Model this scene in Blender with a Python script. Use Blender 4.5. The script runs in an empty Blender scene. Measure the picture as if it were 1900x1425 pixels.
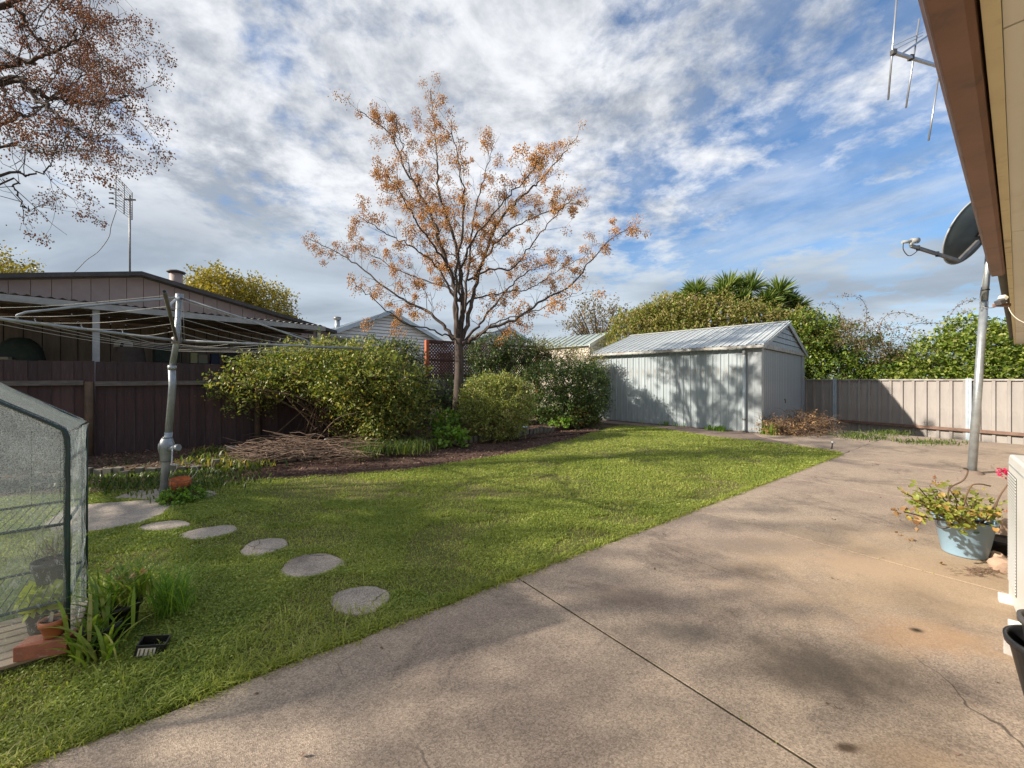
import bpy, bmesh, math, random
import numpy as np
from mathutils import Vector, Matrix, Quaternion
rng = np.random.default_rng(7)
rnd = random.Random(7)
R = math.radians
sc = bpy.context.scene
C = sc.collection

# ------------------------------------------------------------------ camera
FPX, HOR, EYE = 745.0, 704.0, 1.5
cam = bpy.data.cameras.new('camera'); camo = bpy.data.objects.new('camera', cam); C.objects.link(camo)
camo.location = (0, 0, EYE); camo.rotation_euler = (R(90), 0, 0)
cam.sensor_width = 36; cam.lens = 36*FPX/1900; cam.shift_y = -(712.5-HOR)/1900
cam.clip_start = 0.05; cam.clip_end = 2000
sc.camera = camo

# ------------------------------------------------------------------ sun, sky, exposure
SUN_EL = R(27)
SUN = Vector((-0.975*math.cos(SUN_EL), -0.22*math.cos(SUN_EL), math.sin(SUN_EL))).normalized()
sl = bpy.data.lights.new('sun', 'SUN'); sl.energy = 5.0; sl.angle = R(0.8); sl.color = (1.0, 0.90, 0.77)
so = bpy.data.objects.new('sun', sl); C.objects.link(so); so.rotation_euler = SUN.to_track_quat('Z', 'Y').to_euler(); so.location = (-30, -7, 20)

def nn(nt, t, **kw):
    n = nt.nodes.new(t)
    for k, v in kw.items(): setattr(n, k, v)
    return n
def sock(nt, s, v):
    if v is None: return
    if isinstance(v, bpy.types.NodeSocket): nt.links.new(v, s)
    else:
        if hasattr(s.default_value, '__len__') and not isinstance(v, (int, float)) and len(s.default_value) == 4 and len(v) == 3: v = (*v, 1)
        s.default_value = v
def math_(nt, op, a, b=None, c=None, clamp=False):
    n = nn(nt, 'ShaderNodeMath', operation=op, use_clamp=clamp)
    sock(nt, n.inputs[0], a); sock(nt, n.inputs[1], b); sock(nt, n.inputs[2], c)
    return n.outputs[0]
def mixc(nt, f, a, b, blend='MIX'):
    n = nn(nt, 'ShaderNodeMix', data_type='RGBA', blend_type=blend)
    sock(nt, n.inputs[0], f); sock(nt, n.inputs[6], a); sock(nt, n.inputs[7], b)
    return n.outputs[2]
def noise(nt, vec, scale, detail=4, rough=.55, dist=0.0):
    n = nn(nt, 'ShaderNodeTexNoise'); sock(nt, n.inputs['Vector'], vec)
    n.inputs['Scale'].default_value = scale; n.inputs['Detail'].default_value = detail
    n.inputs['Roughness'].default_value = rough; n.inputs['Distortion'].default_value = dist
    return n.outputs['Fac']
def ramp(nt, f, stops, interp='LINEAR'):
    n = nn(nt, 'ShaderNodeValToRGB'); cr = n.color_ramp; cr.interpolation = interp
    sock(nt, n.inputs[0], f)
    while len(cr.elements) < len(stops): cr.elements.new(0.5)
    for e, (p, c) in zip(cr.elements, stops):
        e.position = p; e.color = (*c, 1) if hasattr(c, '__len__') else (c, c, c, 1)
    return n.outputs[0]
def smooth(nt, v, a, b):
    n = nn(nt, 'ShaderNodeMapRange', interpolation_type='SMOOTHSTEP', clamp=True)
    sock(nt, n.inputs[0], v); n.inputs[1].default_value = a; n.inputs[2].default_value = b
    return n.outputs[0]
def comb(nt, x, y, z):
    n = nn(nt, 'ShaderNodeCombineXYZ'); sock(nt, n.inputs[0], x); sock(nt, n.inputs[1], y); sock(nt, n.inputs[2], z); return n.outputs[0]

w = bpy.data.worlds.new('World'); sc.world = w; w.use_nodes = True
nt = w.node_tree; nt.nodes.clear()
sky = nn(nt, 'ShaderNodeTexSky', sky_type='NISHITA', sun_disc=False, sun_elevation=SUN_EL, sun_rotation=R(257), altitude=150, air_density=1.0, dust_density=0.6, ozone_density=2.5)
tc = nn(nt, 'ShaderNodeTexCoord'); sx = nn(nt, 'ShaderNodeSeparateXYZ'); nt.links.new(tc.outputs['Generated'], sx.inputs[0])
X, Y, Z = sx.outputs
zz = math_(nt, 'ADD', math_(nt, 'MAXIMUM', Z, 0.0), 0.16)
u = math_(nt, 'DIVIDE', X, zz); v = math_(nt, 'DIVIDE', Y, zz)
uv = comb(nt, u, v, 0.37)
big = noise(nt, uv, 0.9, 3, .5, .2)
mid = noise(nt, uv, 3.6, 7, .62, .25)
fine = noise(nt, uv, 13.0, 5, .6, .2)
wisp = noise(nt, comb(nt, math_(nt, 'ADD', math_(nt, 'MULTIPLY', u, 1.0), math_(nt, 'MULTIPLY', v, .55)), math_(nt, 'MULTIPLY', math_(nt, 'SUBTRACT', v, math_(nt, 'MULTIPLY', u, .55)), .28), 1.1), 2.2, 6, .55, .5)
left = smooth(nt, X, 0.55, -0.15)                     # the overcast is thicker to the west
low = smooth(nt, Z, 0.34, 0.16)                       # and nearer the horizon
lump = math_(nt, 'ADD', math_(nt, 'ADD', math_(nt, 'MULTIPLY', mid, .62), math_(nt, 'MULTIPLY', fine, .22)), math_(nt, 'MULTIPLY', big, .26))
cov = math_(nt, 'ADD', lump, math_(nt, 'MULTIPLY', left, .185))
cov = math_(nt, 'ADD', cov, math_(nt, 'MULTIPLY', low, .16))
m1 = smooth(nt, cov, 0.50, 0.74)
# thin high cloud streaks over the blue
m2 = math_(nt, 'MULTIPLY', smooth(nt, math_(nt, 'ADD', wisp, math_(nt, 'MULTIPLY', low, .3)), 0.36, 0.86), .8)
mask = math_(nt, 'MAXIMUM', math_(nt, 'MULTIPLY', m1, .97), m2)
# brightness of the cloud: thick lumps glow white, stratus low in the sky is greyer
shade = noise(nt, comb(nt, u, math_(nt, 'ADD', v, .12), .9), 2.1, 7, .62, .5)
wh = math_(nt, 'MULTIPLY', smooth(nt, math_(nt, 'ADD', math_(nt, 'MULTIPLY', shade, .75), math_(nt, 'MULTIPLY', fine, .25)), .36, .63), 1.0)
ccol = mixc(nt, wh, (.25, .275, .315), (.62, .63, .65))
lowcol = mixc(nt, smooth(nt, noise(nt, comb(nt, u, math_(nt, 'MULTIPLY', v, 2.0), 3.1), .55, 5, .55, .4), .35, .7), (.235, .275, .325), (.42, .475, .53))
ccol = mixc(nt, smooth(nt, Z, 0.42, 0.20), ccol, lowcol)
skyc = mixc(nt, 1.0, sky.outputs[0], (.062, .092, .112), 'MULTIPLY')
final = mixc(nt, mask, skyc, ccol)
# below the horizon: plain dim ground light
final = mixc(nt, smooth(nt, Z, 0.0, -0.06), final, (.13, .12, .09))
bg = nn(nt, 'ShaderNodeBackground'); nt.links.new(final, bg.inputs[0]); bg.inputs[1].default_value = 1.0
wo = nn(nt, 'ShaderNodeOutputWorld'); nt.links.new(bg.outputs[0], wo.inputs[0])
sc.view_settings.view_transform = 'Standard'; sc.view_settings.look = 'None'
sc.view_settings.exposure = 0.68; sc.view_settings.gamma = 1
sc.render.engine = 'CYCLES'
sc.cycles.transparent_max_bounces = 14; sc.cycles.max_bounces = 6; sc.cycles.diffuse_bounces = 3; sc.cycles.glossy_bounces = 2; sc.cycles.transmission_bounces = 3

# ------------------------------------------------------------------ helpers
def W(px, py, y):
    return Vector(((px-950)/FPX*y, y, EYE+(HOR-py)/FPX*y))
def G(px, py, z=0.0):
    y = (EYE-z)*FPX/(py-HOR)
    return Vector(((px-950)/FPX*y, y, z))
WM = {}
def link(o, parent=None, M=None):
    C.objects.link(o)
    M = M or Matrix()
    if parent is not None:
        o.parent = parent; o.matrix_basis = WM[parent.name].inverted() @ M
    else: o.matrix_basis = M
    WM[o.name] = M
    return o
def tag(o, label=None, cat=None, group=None, kind=None):
    if label: o['label'] = label
    if cat: o['category'] = cat
    if group: o['group'] = group
    if kind: o['kind'] = kind
    return o
def thing(name, label, cat, loc=(0, 0, 0), group=None, kind=None):
    o = bpy.data.objects.new(name, None); o.empty_display_size = .1
    link(o, None, Matrix.Translation(Vector(loc)))
    return tag(o, label, cat, group, kind)
def npmesh(name, V, F, mat, smooth_=False):
    """V (n,3); F list of arrays, each (m,k)"""
    me = bpy.data.meshes.new(name)
    V = np.asarray(V, dtype=np.float32)
    if not isinstance(F, (list, tuple)): F = [F]
    F = [np.asarray(f, dtype=np.int32) for f in F if len(f)]
    nl = sum(f.size for f in F); nf = sum(len(f) for f in F)
    me.vertices.add(len(V)); me.vertices.foreach_set('co', V.ravel())
    me.loops.add(nl); me.loops.foreach_set('vertex_index', np.concatenate([f.ravel() for f in F]))
    me.polygons.add(nf)
    tot = np.concatenate([np.full(len(f), f.shape[1], dtype=np.int32) for f in F])
    st = np.concatenate([[0], np.cumsum(tot)[:-1]]).astype(np.int32)
    me.polygons.foreach_set('loop_start', st); me.polygons.foreach_set('loop_total', tot)
    if smooth_: me.polygons.foreach_set('use_smooth', np.ones(nf, dtype=bool))
    me.update(calc_edges=True)
    if mat: me.materials.append(mat)
    return me
def npobj(name, V, F, mat, parent=None, smooth_=False, origin=None):
    V = np.asarray(V, dtype=np.float64)
    if parent is not None: M = WM[parent.name]; off = np.array(M.translation)
    else:
        if origin is None: origin = ((V[:, 0].min()+V[:, 0].max())/2, (V[:, 1].min()+V[:, 1].max())/2, V[:, 2].min())
        off = np.array(origin); M = Matrix.Translation(Vector(origin))
    me = npmesh(name, V-off, F, mat, smooth_)
    return link(bpy.data.objects.new(name, me), parent, M)

class MB:
    def __init__(s): s.v = []; s.f = []; s.sm = []
    def add(s, vs, fs, sm=False):
        b = len(s.v); s.v += [Vector(p) for p in vs]
        s.f += [tuple(b+i for i in f) for f in fs]; s.sm += [sm]*len(fs)
    def box(s, c, size, M=None):
        """c centre, size full; M optional 3x3/4x4 rotation"""
        hx, hy, hz = [a/2 for a in size]; c = Vector(c)
        vs = [Vector((x, y, z)) for x in (-hx, hx) for y in (-hy, hy) for z in (-hz, hz)]
        if M is not None: vs = [M @ p for p in vs]
        s.add([p+c for p in vs], [(0, 1, 3, 2), (4, 6, 7, 5), (0, 4, 5, 1), (2, 3, 7, 6), (0, 2, 6, 4), (1, 5, 7, 3)])
    def beam(s, a, b, w_, h, up=(0, 0, 1)):
        a = Vector(a); b = Vector(b); d = (b-a); L = d.length; d.normalize()
        up = Vector(up); x = d.cross(up)
        if x.length < 1e-4: x = d.cross(Vector((1, 0, 0)))
        x.normalize(); z = x.cross(d)
        M = Matrix((x, d, z)).transposed()
        s.box((a+b)/2, (w_, L, h), M)
    def tube(s, pts, r, n=8, caps=True, sm=True):
        pts = [Vector(p) for p in pts]
        if not hasattr(r, '__len__'): r = [r]*len(pts)
        prev = None; vs = []
        for i, p in enumerate(pts):
            t = (pts[min(i+1, len(pts)-1)]-pts[max(i-1, 0)])
            if t.length < 1e-9: t = Vector((0, 0, 1))
            t.normalize()
            if prev is None:
                x = t.cross(Vector((0, 0, 1)) if abs(t.z) < .9 else Vector((1, 0, 0)))
            else: x = prev - t*prev.dot(t)
            if x.length < 1e-6: x = t.orthogonal()
            x.normalize(); prev = x; y = t.cross(x)
            for k in range(n):
                a = 2*math.pi*k/n; vs.append(p+(x*math.cos(a)+y*math.sin(a))*r[i])
        fs = []
        for i in range(len(pts)-1):
            for k in range(n):
                k2 = (k+1) % n; fs.append((i*n+k, i*n+k2, (i+1)*n+k2, (i+1)*n+k))
        s.add(vs, fs, sm)
        if caps: s.f += [tuple(len(s.v)-len(vs)+k for k in reversed(range(n))), tuple(len(s.v)-n+k for k in range(n))]; s.sm += [False]*2
    def prism(s, poly, d):
        """poly: list of 3D points in a plane; d: extrusion vector"""
        n = len(poly); d = Vector(d); p = [Vector(q) for q in poly]
        s.add(p+[q+d for q in p], [tuple(reversed(range(n))), tuple(range(n, 2*n))]+[(i, (i+1) % n, n+(i+1) % n, n+i) for i in range(n)])
    def lathe(s, prof, c, n=24, M=None, sm=True, sxy=(1, 1)):
        """prof [(r,z)...]"""
        c = Vector(c); vs = []
        for r, z in prof:
            for k in range(n):
                a = 2*math.pi*k/n; q = Vector((r*math.cos(a)*sxy[0], r*math.sin(a)*sxy[1], z))
                if M is not None: q = M @ q
                vs.append(q+c)
        fs = [(i*n+k, i*n+(k+1) % n, (i+1)*n+(k+1) % n, (i+1)*n+k) for i in range(len(prof)-1) for k in range(n)]
        s.add(vs, fs, sm)
    def mesh(s, name, mat):
        me = bpy.data.meshes.new(name); me.from_pydata([tuple(p) for p in s.v], [], s.f)
        me.polygons.foreach_set('use_smooth', s.sm); me.update()
        if mat: me.materials.append(mat)
        return me
    def build(s, name, mat, parent=None, origin=None):
        if parent is not None: M = WM[parent.name]
        else:
            if origin is None:
                xs = [p.x for p in s.v]; ys = [p.y for p in s.v]; zs = [p.z for p in s.v]
                origin = ((min(xs)+max(xs))/2, (min(ys)+max(ys))/2, min(zs))
            M = Matrix.Translation(Vector(origin))
        inv = M.inverted(); s.v = [inv @ p for p in s.v]
        return link(bpy.data.objects.new(name, s.mesh(name, mat)), parent, M)
def place(me, name, parent, M):
    return link(bpy.data.objects.new(name, me), parent, M)
def fr(o, x, z=(0, 0, 1)):
    """matrix with local x along x, z up, origin o"""
    x = Vector(x).normalized(); z = Vector(z).normalized(); y = z.cross(x).normalized(); z = x.cross(y)
    M = Matrix((x, y, z)).transposed().to_4x4(); M.translation = Vector(o); return M
def bevel(o, wd=.006, seg=2):
    m = o.modifiers.new('bevel', 'BEVEL'); m.width = wd; m.segments = seg; m.limit_method = 'ANGLE'; return o
def spline(pts, n=6):
    P = [Vector(p) for p in pts]; P = [P[0]*2-P[1]]+P+[P[-1]*2-P[-2]]; out = []
    for i in range(1, len(P)-2):
        for k in range(n):
            t = k/n; a, b, c, d = P[i-1:i+3]
            out.append(.5*((2*b)+(c-a)*t+(2*a-5*b+4*c-d)*t*t+(-a+3*b-3*c+d)*t**3))
    out.append(P[-2]); return out

# ------------------------------------------------------------------ materials
def mat(name, col, rough=.6, metal=0.0, col2=None, scale=4.0, bump=0.0, bscale=40.0, spec=.5, stretch=None, coords='Object', dirt=None, dscale=1.2, island=0.0):
    m = bpy.data.materials.new(name); m.use_nodes = True; t = m.node_tree
    b = t.nodes['Principled BSDF']; b.inputs['Roughness'].default_value = rough; b.inputs['Metallic'].default_value = metal
    b.inputs['Specular IOR Level'].default_value = spec
    tcn = nn(t, 'ShaderNodeTexCoord').outputs[coords]
    if stretch:
        mp = nn(t, 'ShaderNodeMapping'); t.links.new(tcn, mp.inputs[0]); mp.inputs['Scale'].default_value = stretch; vec = mp.outputs[0]
    else: vec = tcn
    c = (*col, 1)
    if col2 is not None: c = mixc(t, smooth(t, noise(t, vec, scale, 6, .6), .32, .68), col, col2)
    if dirt is not None: c = mixc(t, smooth(t, noise(t, vec, dscale, 7, .68, .4), .52, .74), c, dirt)
    if island:
        oi = nn(t, 'ShaderNodeObjectInfo'); f = math_(t, 'ADD', 1-island, math_(t, 'MULTIPLY', oi.outputs['Random'], 2*island))
        c = mixc(t, 1.0, c, comb(t, f, f, f), 'MULTIPLY')
    sock(t, b.inputs['Base Color'], c)
    if bump:
        bn = nn(t, 'ShaderNodeBump'); bn.inputs['Strength'].default_value = bump; bn.inputs['Distance'].default_value = .01
        t.links.new(noise(t, vec, bscale, 5, .6), bn.inputs['Height']); t.links.new(bn.outputs[0], b.inputs['Normal'])
    return m
def leafmat(name, cols, trans=.3, rough=.45, spec=.4, scale=.8, isl=.65):
    m = bpy.data.materials.new(name); m.use_nodes = True; t = m.node_tree
    b = t.nodes['Principled BSDF']; out = t.nodes['Material Output']
    ge = nn(t, 'ShaderNodeNewGeometry'); pos = nn(t, 'ShaderNodeTexCoord').outputs['Object']
    f = math_(t, 'ADD', math_(t, 'MULTIPLY', ge.outputs['Random Per Island'], isl), math_(t, 'MULTIPLY', noise(t, pos, scale, 4, .6), 1-isl))
    n = len(cols); c = ramp(t, f, [(.12+.72*i/(n-1), cc) for i, cc in enumerate(cols)])
    t.links.new(c, b.inputs['Base Color']); b.inputs['Roughness'].default_value = rough; b.inputs['Specular IOR Level'].default_value = spec
    tr = nn(t, 'ShaderNodeBsdfTranslucent'); t.links.new(mixc(t, 1.0, c, (1.5, 1.6, .8), 'MULTIPLY'), tr.inputs[0])
    mx = nn(t, 'ShaderNodeMixShader'); mx.inputs[0].default_value = trans
    t.links.new(b.outputs[0], mx.inputs[1]); t.links.new(tr.outputs[0], mx.inputs[2]); t.links.new(mx.outputs[0], out.inputs[0])
    return m
M_ = {}
M_['galv'] = mat('galvanised steel', (.40, .43, .44), .42, .55, (.29, .31, .32), 9, .15, 60, dirt=(.25, .22, .19), dscale=3)
M_['galvdark'] = mat('weathered steel', (.16, .16, .16), .5, .5, (.24, .22, .2), 9)
M_['wire'] = mat('line wire', (.42, .41, .37), .5, .2)
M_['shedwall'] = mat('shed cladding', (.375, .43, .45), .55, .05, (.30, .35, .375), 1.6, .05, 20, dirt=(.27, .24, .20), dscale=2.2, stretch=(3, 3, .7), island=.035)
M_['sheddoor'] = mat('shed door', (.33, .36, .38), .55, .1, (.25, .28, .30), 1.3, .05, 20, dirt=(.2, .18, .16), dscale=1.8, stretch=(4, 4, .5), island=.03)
M_['shedroof'] = mat('zinc roof', (.58, .61, .60), .45, .15, (.50, .53, .52), 1.5, .04, 14, dirt=(.33, .29, .24), dscale=1.6, island=.05)
M_['shedtrim'] = mat('shed trim', (.50, .53, .52), .5, .1, (.36, .37, .36), 6)
M_['shedrust'] = mat('stained trim', (.45, .46, .44), .55, .1, (.3, .27, .23), 5)
M_['fencepanel'] = mat('colour steel fence', (.34, .31, .285), .5, .0, (.285, .26, .24), 2, dirt=(.23, .19, .165), dscale=1.8, stretch=(2, 2, .8), island=.03)
M_['fencerail'] = mat('fence rail', (.42, .40, .38), .5, .1, (.22, .19, .17), 5)
M_['rustrail'] = mat('rusty rail', (.24, .15, .11), .75, .1, (.17, .10, .075), 6)
M_['bluepost'] = mat('pale blue post', (.42, .49, .54), .5, .1, (.34, .40, .45), 6)
M_['paling'] = mat('dark paling', (.105, .055, .048), .85, 0, (.062, .042, .04), 3, .5, 30, dirt=(.12, .095, .085), dscale=1.6, stretch=(7, 7, .5), island=.24)
M_['greywood'] = mat('grey wood', (.20, .17, .145), .85, 0, (.12, .10, .085), 5, .4, 30, stretch=(1, 1, 6))
M_['boardwall'] = mat('verandah boards', (.26, .215, .17), .8, 0, (.19, .155, .125), 2, .2, 20, stretch=(4, 4, .4), island=.1)
M_['gable'] = mat('pinkish gable sheet', (.37, .285, .25), .6, 0, (.32, .24, .215), 2, island=.04)
M_['darkroof'] = mat('dark roof', (.055, .048, .045), .6, .1, (.08, .07, .065), 3)
M_['fascia'] = mat('pale grey gutter', (.46, .47, .46), .5, .1, (.33, .34, .33), 3)
M_['verroof'] = mat('verandah roof', (.42, .43, .42), .5, .2, (.26, .27, .2), 2, dirt=(.2, .2, .1), dscale=2)
M_['timberdark'] = mat('dark timber', (.06, .045, .035), .8, 0, (.09, .07, .055), 4)
M_['weatherboard'] = mat('white weatherboard', (.86, .83, .78), .6, 0, (.78, .76, .72), 2)
M_['cream'] = mat('cream weatherboard', (.70, .62, .50), .6, 0, (.60, .53, .43), 2)
M_['bluegreyroof'] = mat('pale metal roof', (.50, .55, .58), .4, .3, (.42, .47, .50), 2, island=.05)
M_['greenroof'] = mat('greenish metal roof', (.36, .42, .40), .45, .3, (.29, .34, .33), 2, island=.08)
M_['lattice'] = mat('lattice paint', (.13, .05, .038), .75, 0, (.09, .036, .03), 5)
M_['orangepost'] = mat('orange stained post', (.50, .13, .05), .7, 0, (.38, .09, .035), 5, .2, 30)
M_['bark'] = mat('tree bark', (.05, .036, .030), .9, 0, (.105, .078, .062), 14, .9, 45, stretch=(1, 1, .3))
M_['twig'] = mat('twigs', (.075, .052, .04), .85, 0, (.045, .032, .026), 6)
M_['cane'] = mat('brown canes', (.17, .105, .062), .85, 0, (.10, .065, .04), 5)
M_['stick'] = mat('dry sticks', (.22, .145, .10), .85, 0, (.12, .078, .052), 5)
M_['strawdry'] = leafmat('dried foliage', [(.20, .11, .05), (.33, .20, .10), (.42, .28, .15)], .2, .7, .2)
M_['brick'] = mat('old edging brick', (.20, .175, .14), .9, 0, (.10, .11, .07), 7, .5, 60, island=.2)
M_['redbrick'] = mat('red brick', (.42, .16, .10), .85, 0, (.33, .12, .08), 12, .4, 90, dirt=(.55, .42, .35), dscale=9)
M_['terracotta'] = mat('terracotta plastic', (.45, .155, .07), .55, 0, (.38, .13, .06), 8)
M_['blackplastic'] = mat('black plastic', (.012, .012, .013), .45, 0, (.02, .02, .022), 10)
M_['greyplastic'] = mat('dusty black plastic', (.05, .048, .05), .6, 0, (.09, .085, .085), 6)
M_['soil'] = mat('potting soil', (.035, .025, .02), .95, 0, (.07, .05, .04), 30, .6, 80)
M_['blueplastic'] = mat('faded blue plastic', (.27, .42, .54), .42, 0, (.31, .45, .56), 4, .03, 30, dirt=(.30, .36, .40), dscale=3)
M_['greenframe'] = mat('green tube', (.012, .055, .05), .45, 0, (.02, .035, .035), 20, .2, 60)
M_['whitepaint'] = mat('white enamel', (.72, .72, .69), .4, 0, (.66, .655, .62), 3)
M_['blackshade'] = mat('flat black shade', (.02, .02, .02), .8)  # flat dark stand-in for shade in hollows; plain black on the dish bracket
M_['gutter'] = mat('rust brown gutter', (.27, .135, .088), .55, .05, (.21, .11, .072), 5, .15, 18, dirt=(.13, .075, .055), dscale=5, stretch=(1, 1, 1))
M_['gutteredge'] = mat('gutter bead', (.20, .12, .115), .5, .1, (.26, .19, .18), 8)
M_['fasciacream'] = mat('yellow cream fascia', (.78, .66, .38), .6, 0, (.72, .60, .34), 5, .15, 20, dirt=(.46, .37, .22), dscale=6)
M_['soffit'] = mat('cream soffit', (.84, .79, .66), .65, 0, (.80, .75, .63), 1.2, .03, 12, dirt=(.55, .48, .37), dscale=.8)
M_['housebrick'] = mat('cream wall', (.62, .55, .45), .7, 0, (.55, .49, .40), 3)
M_['dish'] = mat('dish grey', (.10, .125, .13), .5, .1, (.07, .09, .095), 3)
M_['dishrim'] = mat('dish rim', (.35, .37, .38), .5, .1)
M_['cable'] = mat('black cable', (.02, .02, .02), .6)
M_['greycable'] = mat('grey cable', (.25, .25, .24), .6)
M_['whitecable'] = mat('white cable', (.6, .57, .5), .6)
M_['stone'] = mat('pale sandstone', (.52, .36, .26), .85, 0, (.42, .30, .22), 6, .5, 30)
M_['concretelump'] = mat('pale concrete lump', (.42, .40, .37), .9, 0, (.3, .28, .26), 9, .5, 40)
M_['orangecoir'] = mat('orange coir', (.60, .17, .04), .85, 0, (.38, .09, .03), 18, 1.0, 60)
M_['alu'] = mat('aluminium', (.55, .56, .57), .35, .8, (.45, .46, .47), 12)
M_['paleobj'] = mat('pale dish', (.42, .40, .33), .7, 0, (.34, .32, .27), 5)
M_['darkblue'] = mat('dark blue', (.03, .04, .08), .6)
M_['darkgreen'] = mat('dark green cloth', (.02, .04, .028), .8, 0, (.04, .05, .035), 6)
M_['tan'] = mat('tan cloth', (.33, .24, .16), .8, 0, (.25, .28, .2), 8)
M_['yellowlime'] = mat('yellowish carton', (.45, .42, .2), .7)
M_['petal'] = leafmat('pink petals', [(.45, .02, .08), (.62, .04, .14), (.7, .1, .22)], .25)
M_['whitepetal'] = leafmat('white petals', [(.6, .6, .55), (.75, .75, .7)], .3)
M_['deadflower'] = leafmat('spent flowers', [(.35, .22, .12), (.55, .4, .25)], .3)
M_['deckwood'] = mat('pale deck timber', (.42, .33, .24), .8, 0, (.30, .23, .17), 5, .3, 30, stretch=(1, 1, 1))
M_['berry'] = leafmat('tan berries', [(.36, .14, .035), (.56, .24, .06), (.68, .34, .09), (.66, .44, .18)], .0, .5, .3, 1.2)
M_['berryred'] = leafmat('brown red berries', [(.20, .075, .035), (.36, .14, .06), (.50, .24, .10)], .0, .5, .3, 1.2)

# leaves
M_['lf_shrub'] = leafmat('shrub leaves', [(.035, .06, .014), (.075, .115, .023), (.14, .18, .035), (.25, .26, .05), (.42, .30, .07)], .3)
M_['weed'] = leafmat('weed blades in shade colour', [(.03, .055, .012), (.06, .10, .02), (.11, .16, .03), (.2, .22, .06)], .3)  # dark greens put the shade under the shrub into the colour
M_['lf_dark'] = leafmat('dark glossy leaves', [(.022, .055, .016), (.045, .09, .024), (.075, .13, .03), (.13, .18, .045)], .22, .35, .5)
M_['lf_olive'] = leafmat('olive leaves', [(.14, .17, .045), (.24, .28, .07), (.36, .39, .11), (.48, .46, .18)], .32)
M_['lf_straw'] = leafmat('dry vine leaves', [(.17, .145, .055), (.29, .24, .09), (.40, .32, .14), (.25, .26, .06)], .3)
M_['lf_green'] = leafmat('vine leaves', [(.05, .09, .014), (.10, .165, .02), (.19, .27, .035), (.34, .38, .06)], .33)
M_['lf_bright'] = leafmat('bright leaves', [(.08, .18, .02), (.17, .31, .04), (.30, .44, .07)], .38)
M_['lf_yellow'] = leafmat('yellow feathery leaves', [(.13, .12, .025), (.26, .21, .035), (.42, .30, .04), (.27, .25, .05)], .3)
M_['lf_yucca'] = leafmat('yucca leaves', [(.06, .10, .022), (.12, .18, .036), (.24, .29, .065)], .2, .4)
M_['lf_sparse'] = leafmat('sparse brown leaves', [(.07, .065, .03), (.15, .13, .06), (.26, .20, .12), (.30, .17, .08)], .25)
M_['lf_ger'] = leafmat('geranium leaves', [(.16, .20, .03), (.25, .29, .05), (.36, .36, .09), (.48, .27, .08)], .3)
M_['lf_strap'] = leafmat('strap leaves', [(.09, .17, .02), (.17, .28, .035), (.29, .38, .06), (.48, .42, .18)], .35)
M_['lf_redtip'] = leafmat('red tipped leaves', [(.04, .07, .015), (.09, .11, .03), (.20, .11, .05), (.34, .12, .06)], .3)
M_['lf_pale'] = leafmat('pale yellow leaves', [(.35, .42, .05), (.5, .55, .08), (.6, .62, .15)], .35)

def lawnmat(name, cols, trans=.35):
    m = leafmat(name, cols, trans, .55, .25, 1.1, .42); return m
M_['joint'] = mat('joint dirt', (.03, .024, .018), .95, 0, (.05, .045, .02), 20)
M_['grass'] = lawnmat('grass blades', [(.105, .145, .030), (.205, .26, .048), (.32, .365, .070), (.43, .45, .115), (.52, .46, .25)])
def groundmat(name, stops, scale, scale2, bump=.6, bs=60, rough=.95):
    m = bpy.data.materials.new(name); m.use_nodes = True; t = m.node_tree; b = t.nodes['Principled BSDF']
    b.inputs['Roughness'].default_value = rough; b.inputs['Specular IOR Level'].default_value = .2
    pos = nn(t, 'ShaderNodeNewGeometry').outputs['Position']
    f = math_(t, 'ADD', math_(t, 'MULTIPLY', noise(t, pos, scale, 6, .65), .55), math_(t, 'MULTIPLY', noise(t, pos, scale2, 4, .7), .45))
    t.links.new(ramp(t, f, stops), b.inputs['Base Color'])
    bn = nn(t, 'ShaderNodeBump'); bn.inputs['Strength'].default_value = bump; bn.inputs['Distance'].default_value = .02
    t.links.new(noise(t, pos, bs, 4, .7), bn.inputs['Height']); t.links.new(bn.outputs[0], b.inputs['Normal'])
    return m
M_['lawn'] = groundmat('lawn soil', [(.30, (.085, .095, .028)), (.44, (.13, .14, .04)), (.53, (.16, .15, .055)), (.64, (.19, .145, .08))], 1.3, 26)
M_['mulch'] = groundmat('mulch', [(.3, (.040, .024, .018)), (.5, (.095, .056, .042)), (.66, (.19, .12, .095))], 3, 55, 1.0, 70)
M_['dirt'] = groundmat('dirt', [(.3, (.06, .055, .025)), (.5, (.11, .09, .05)), (.66, (.17, .13, .09))], 1, 20)

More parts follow.
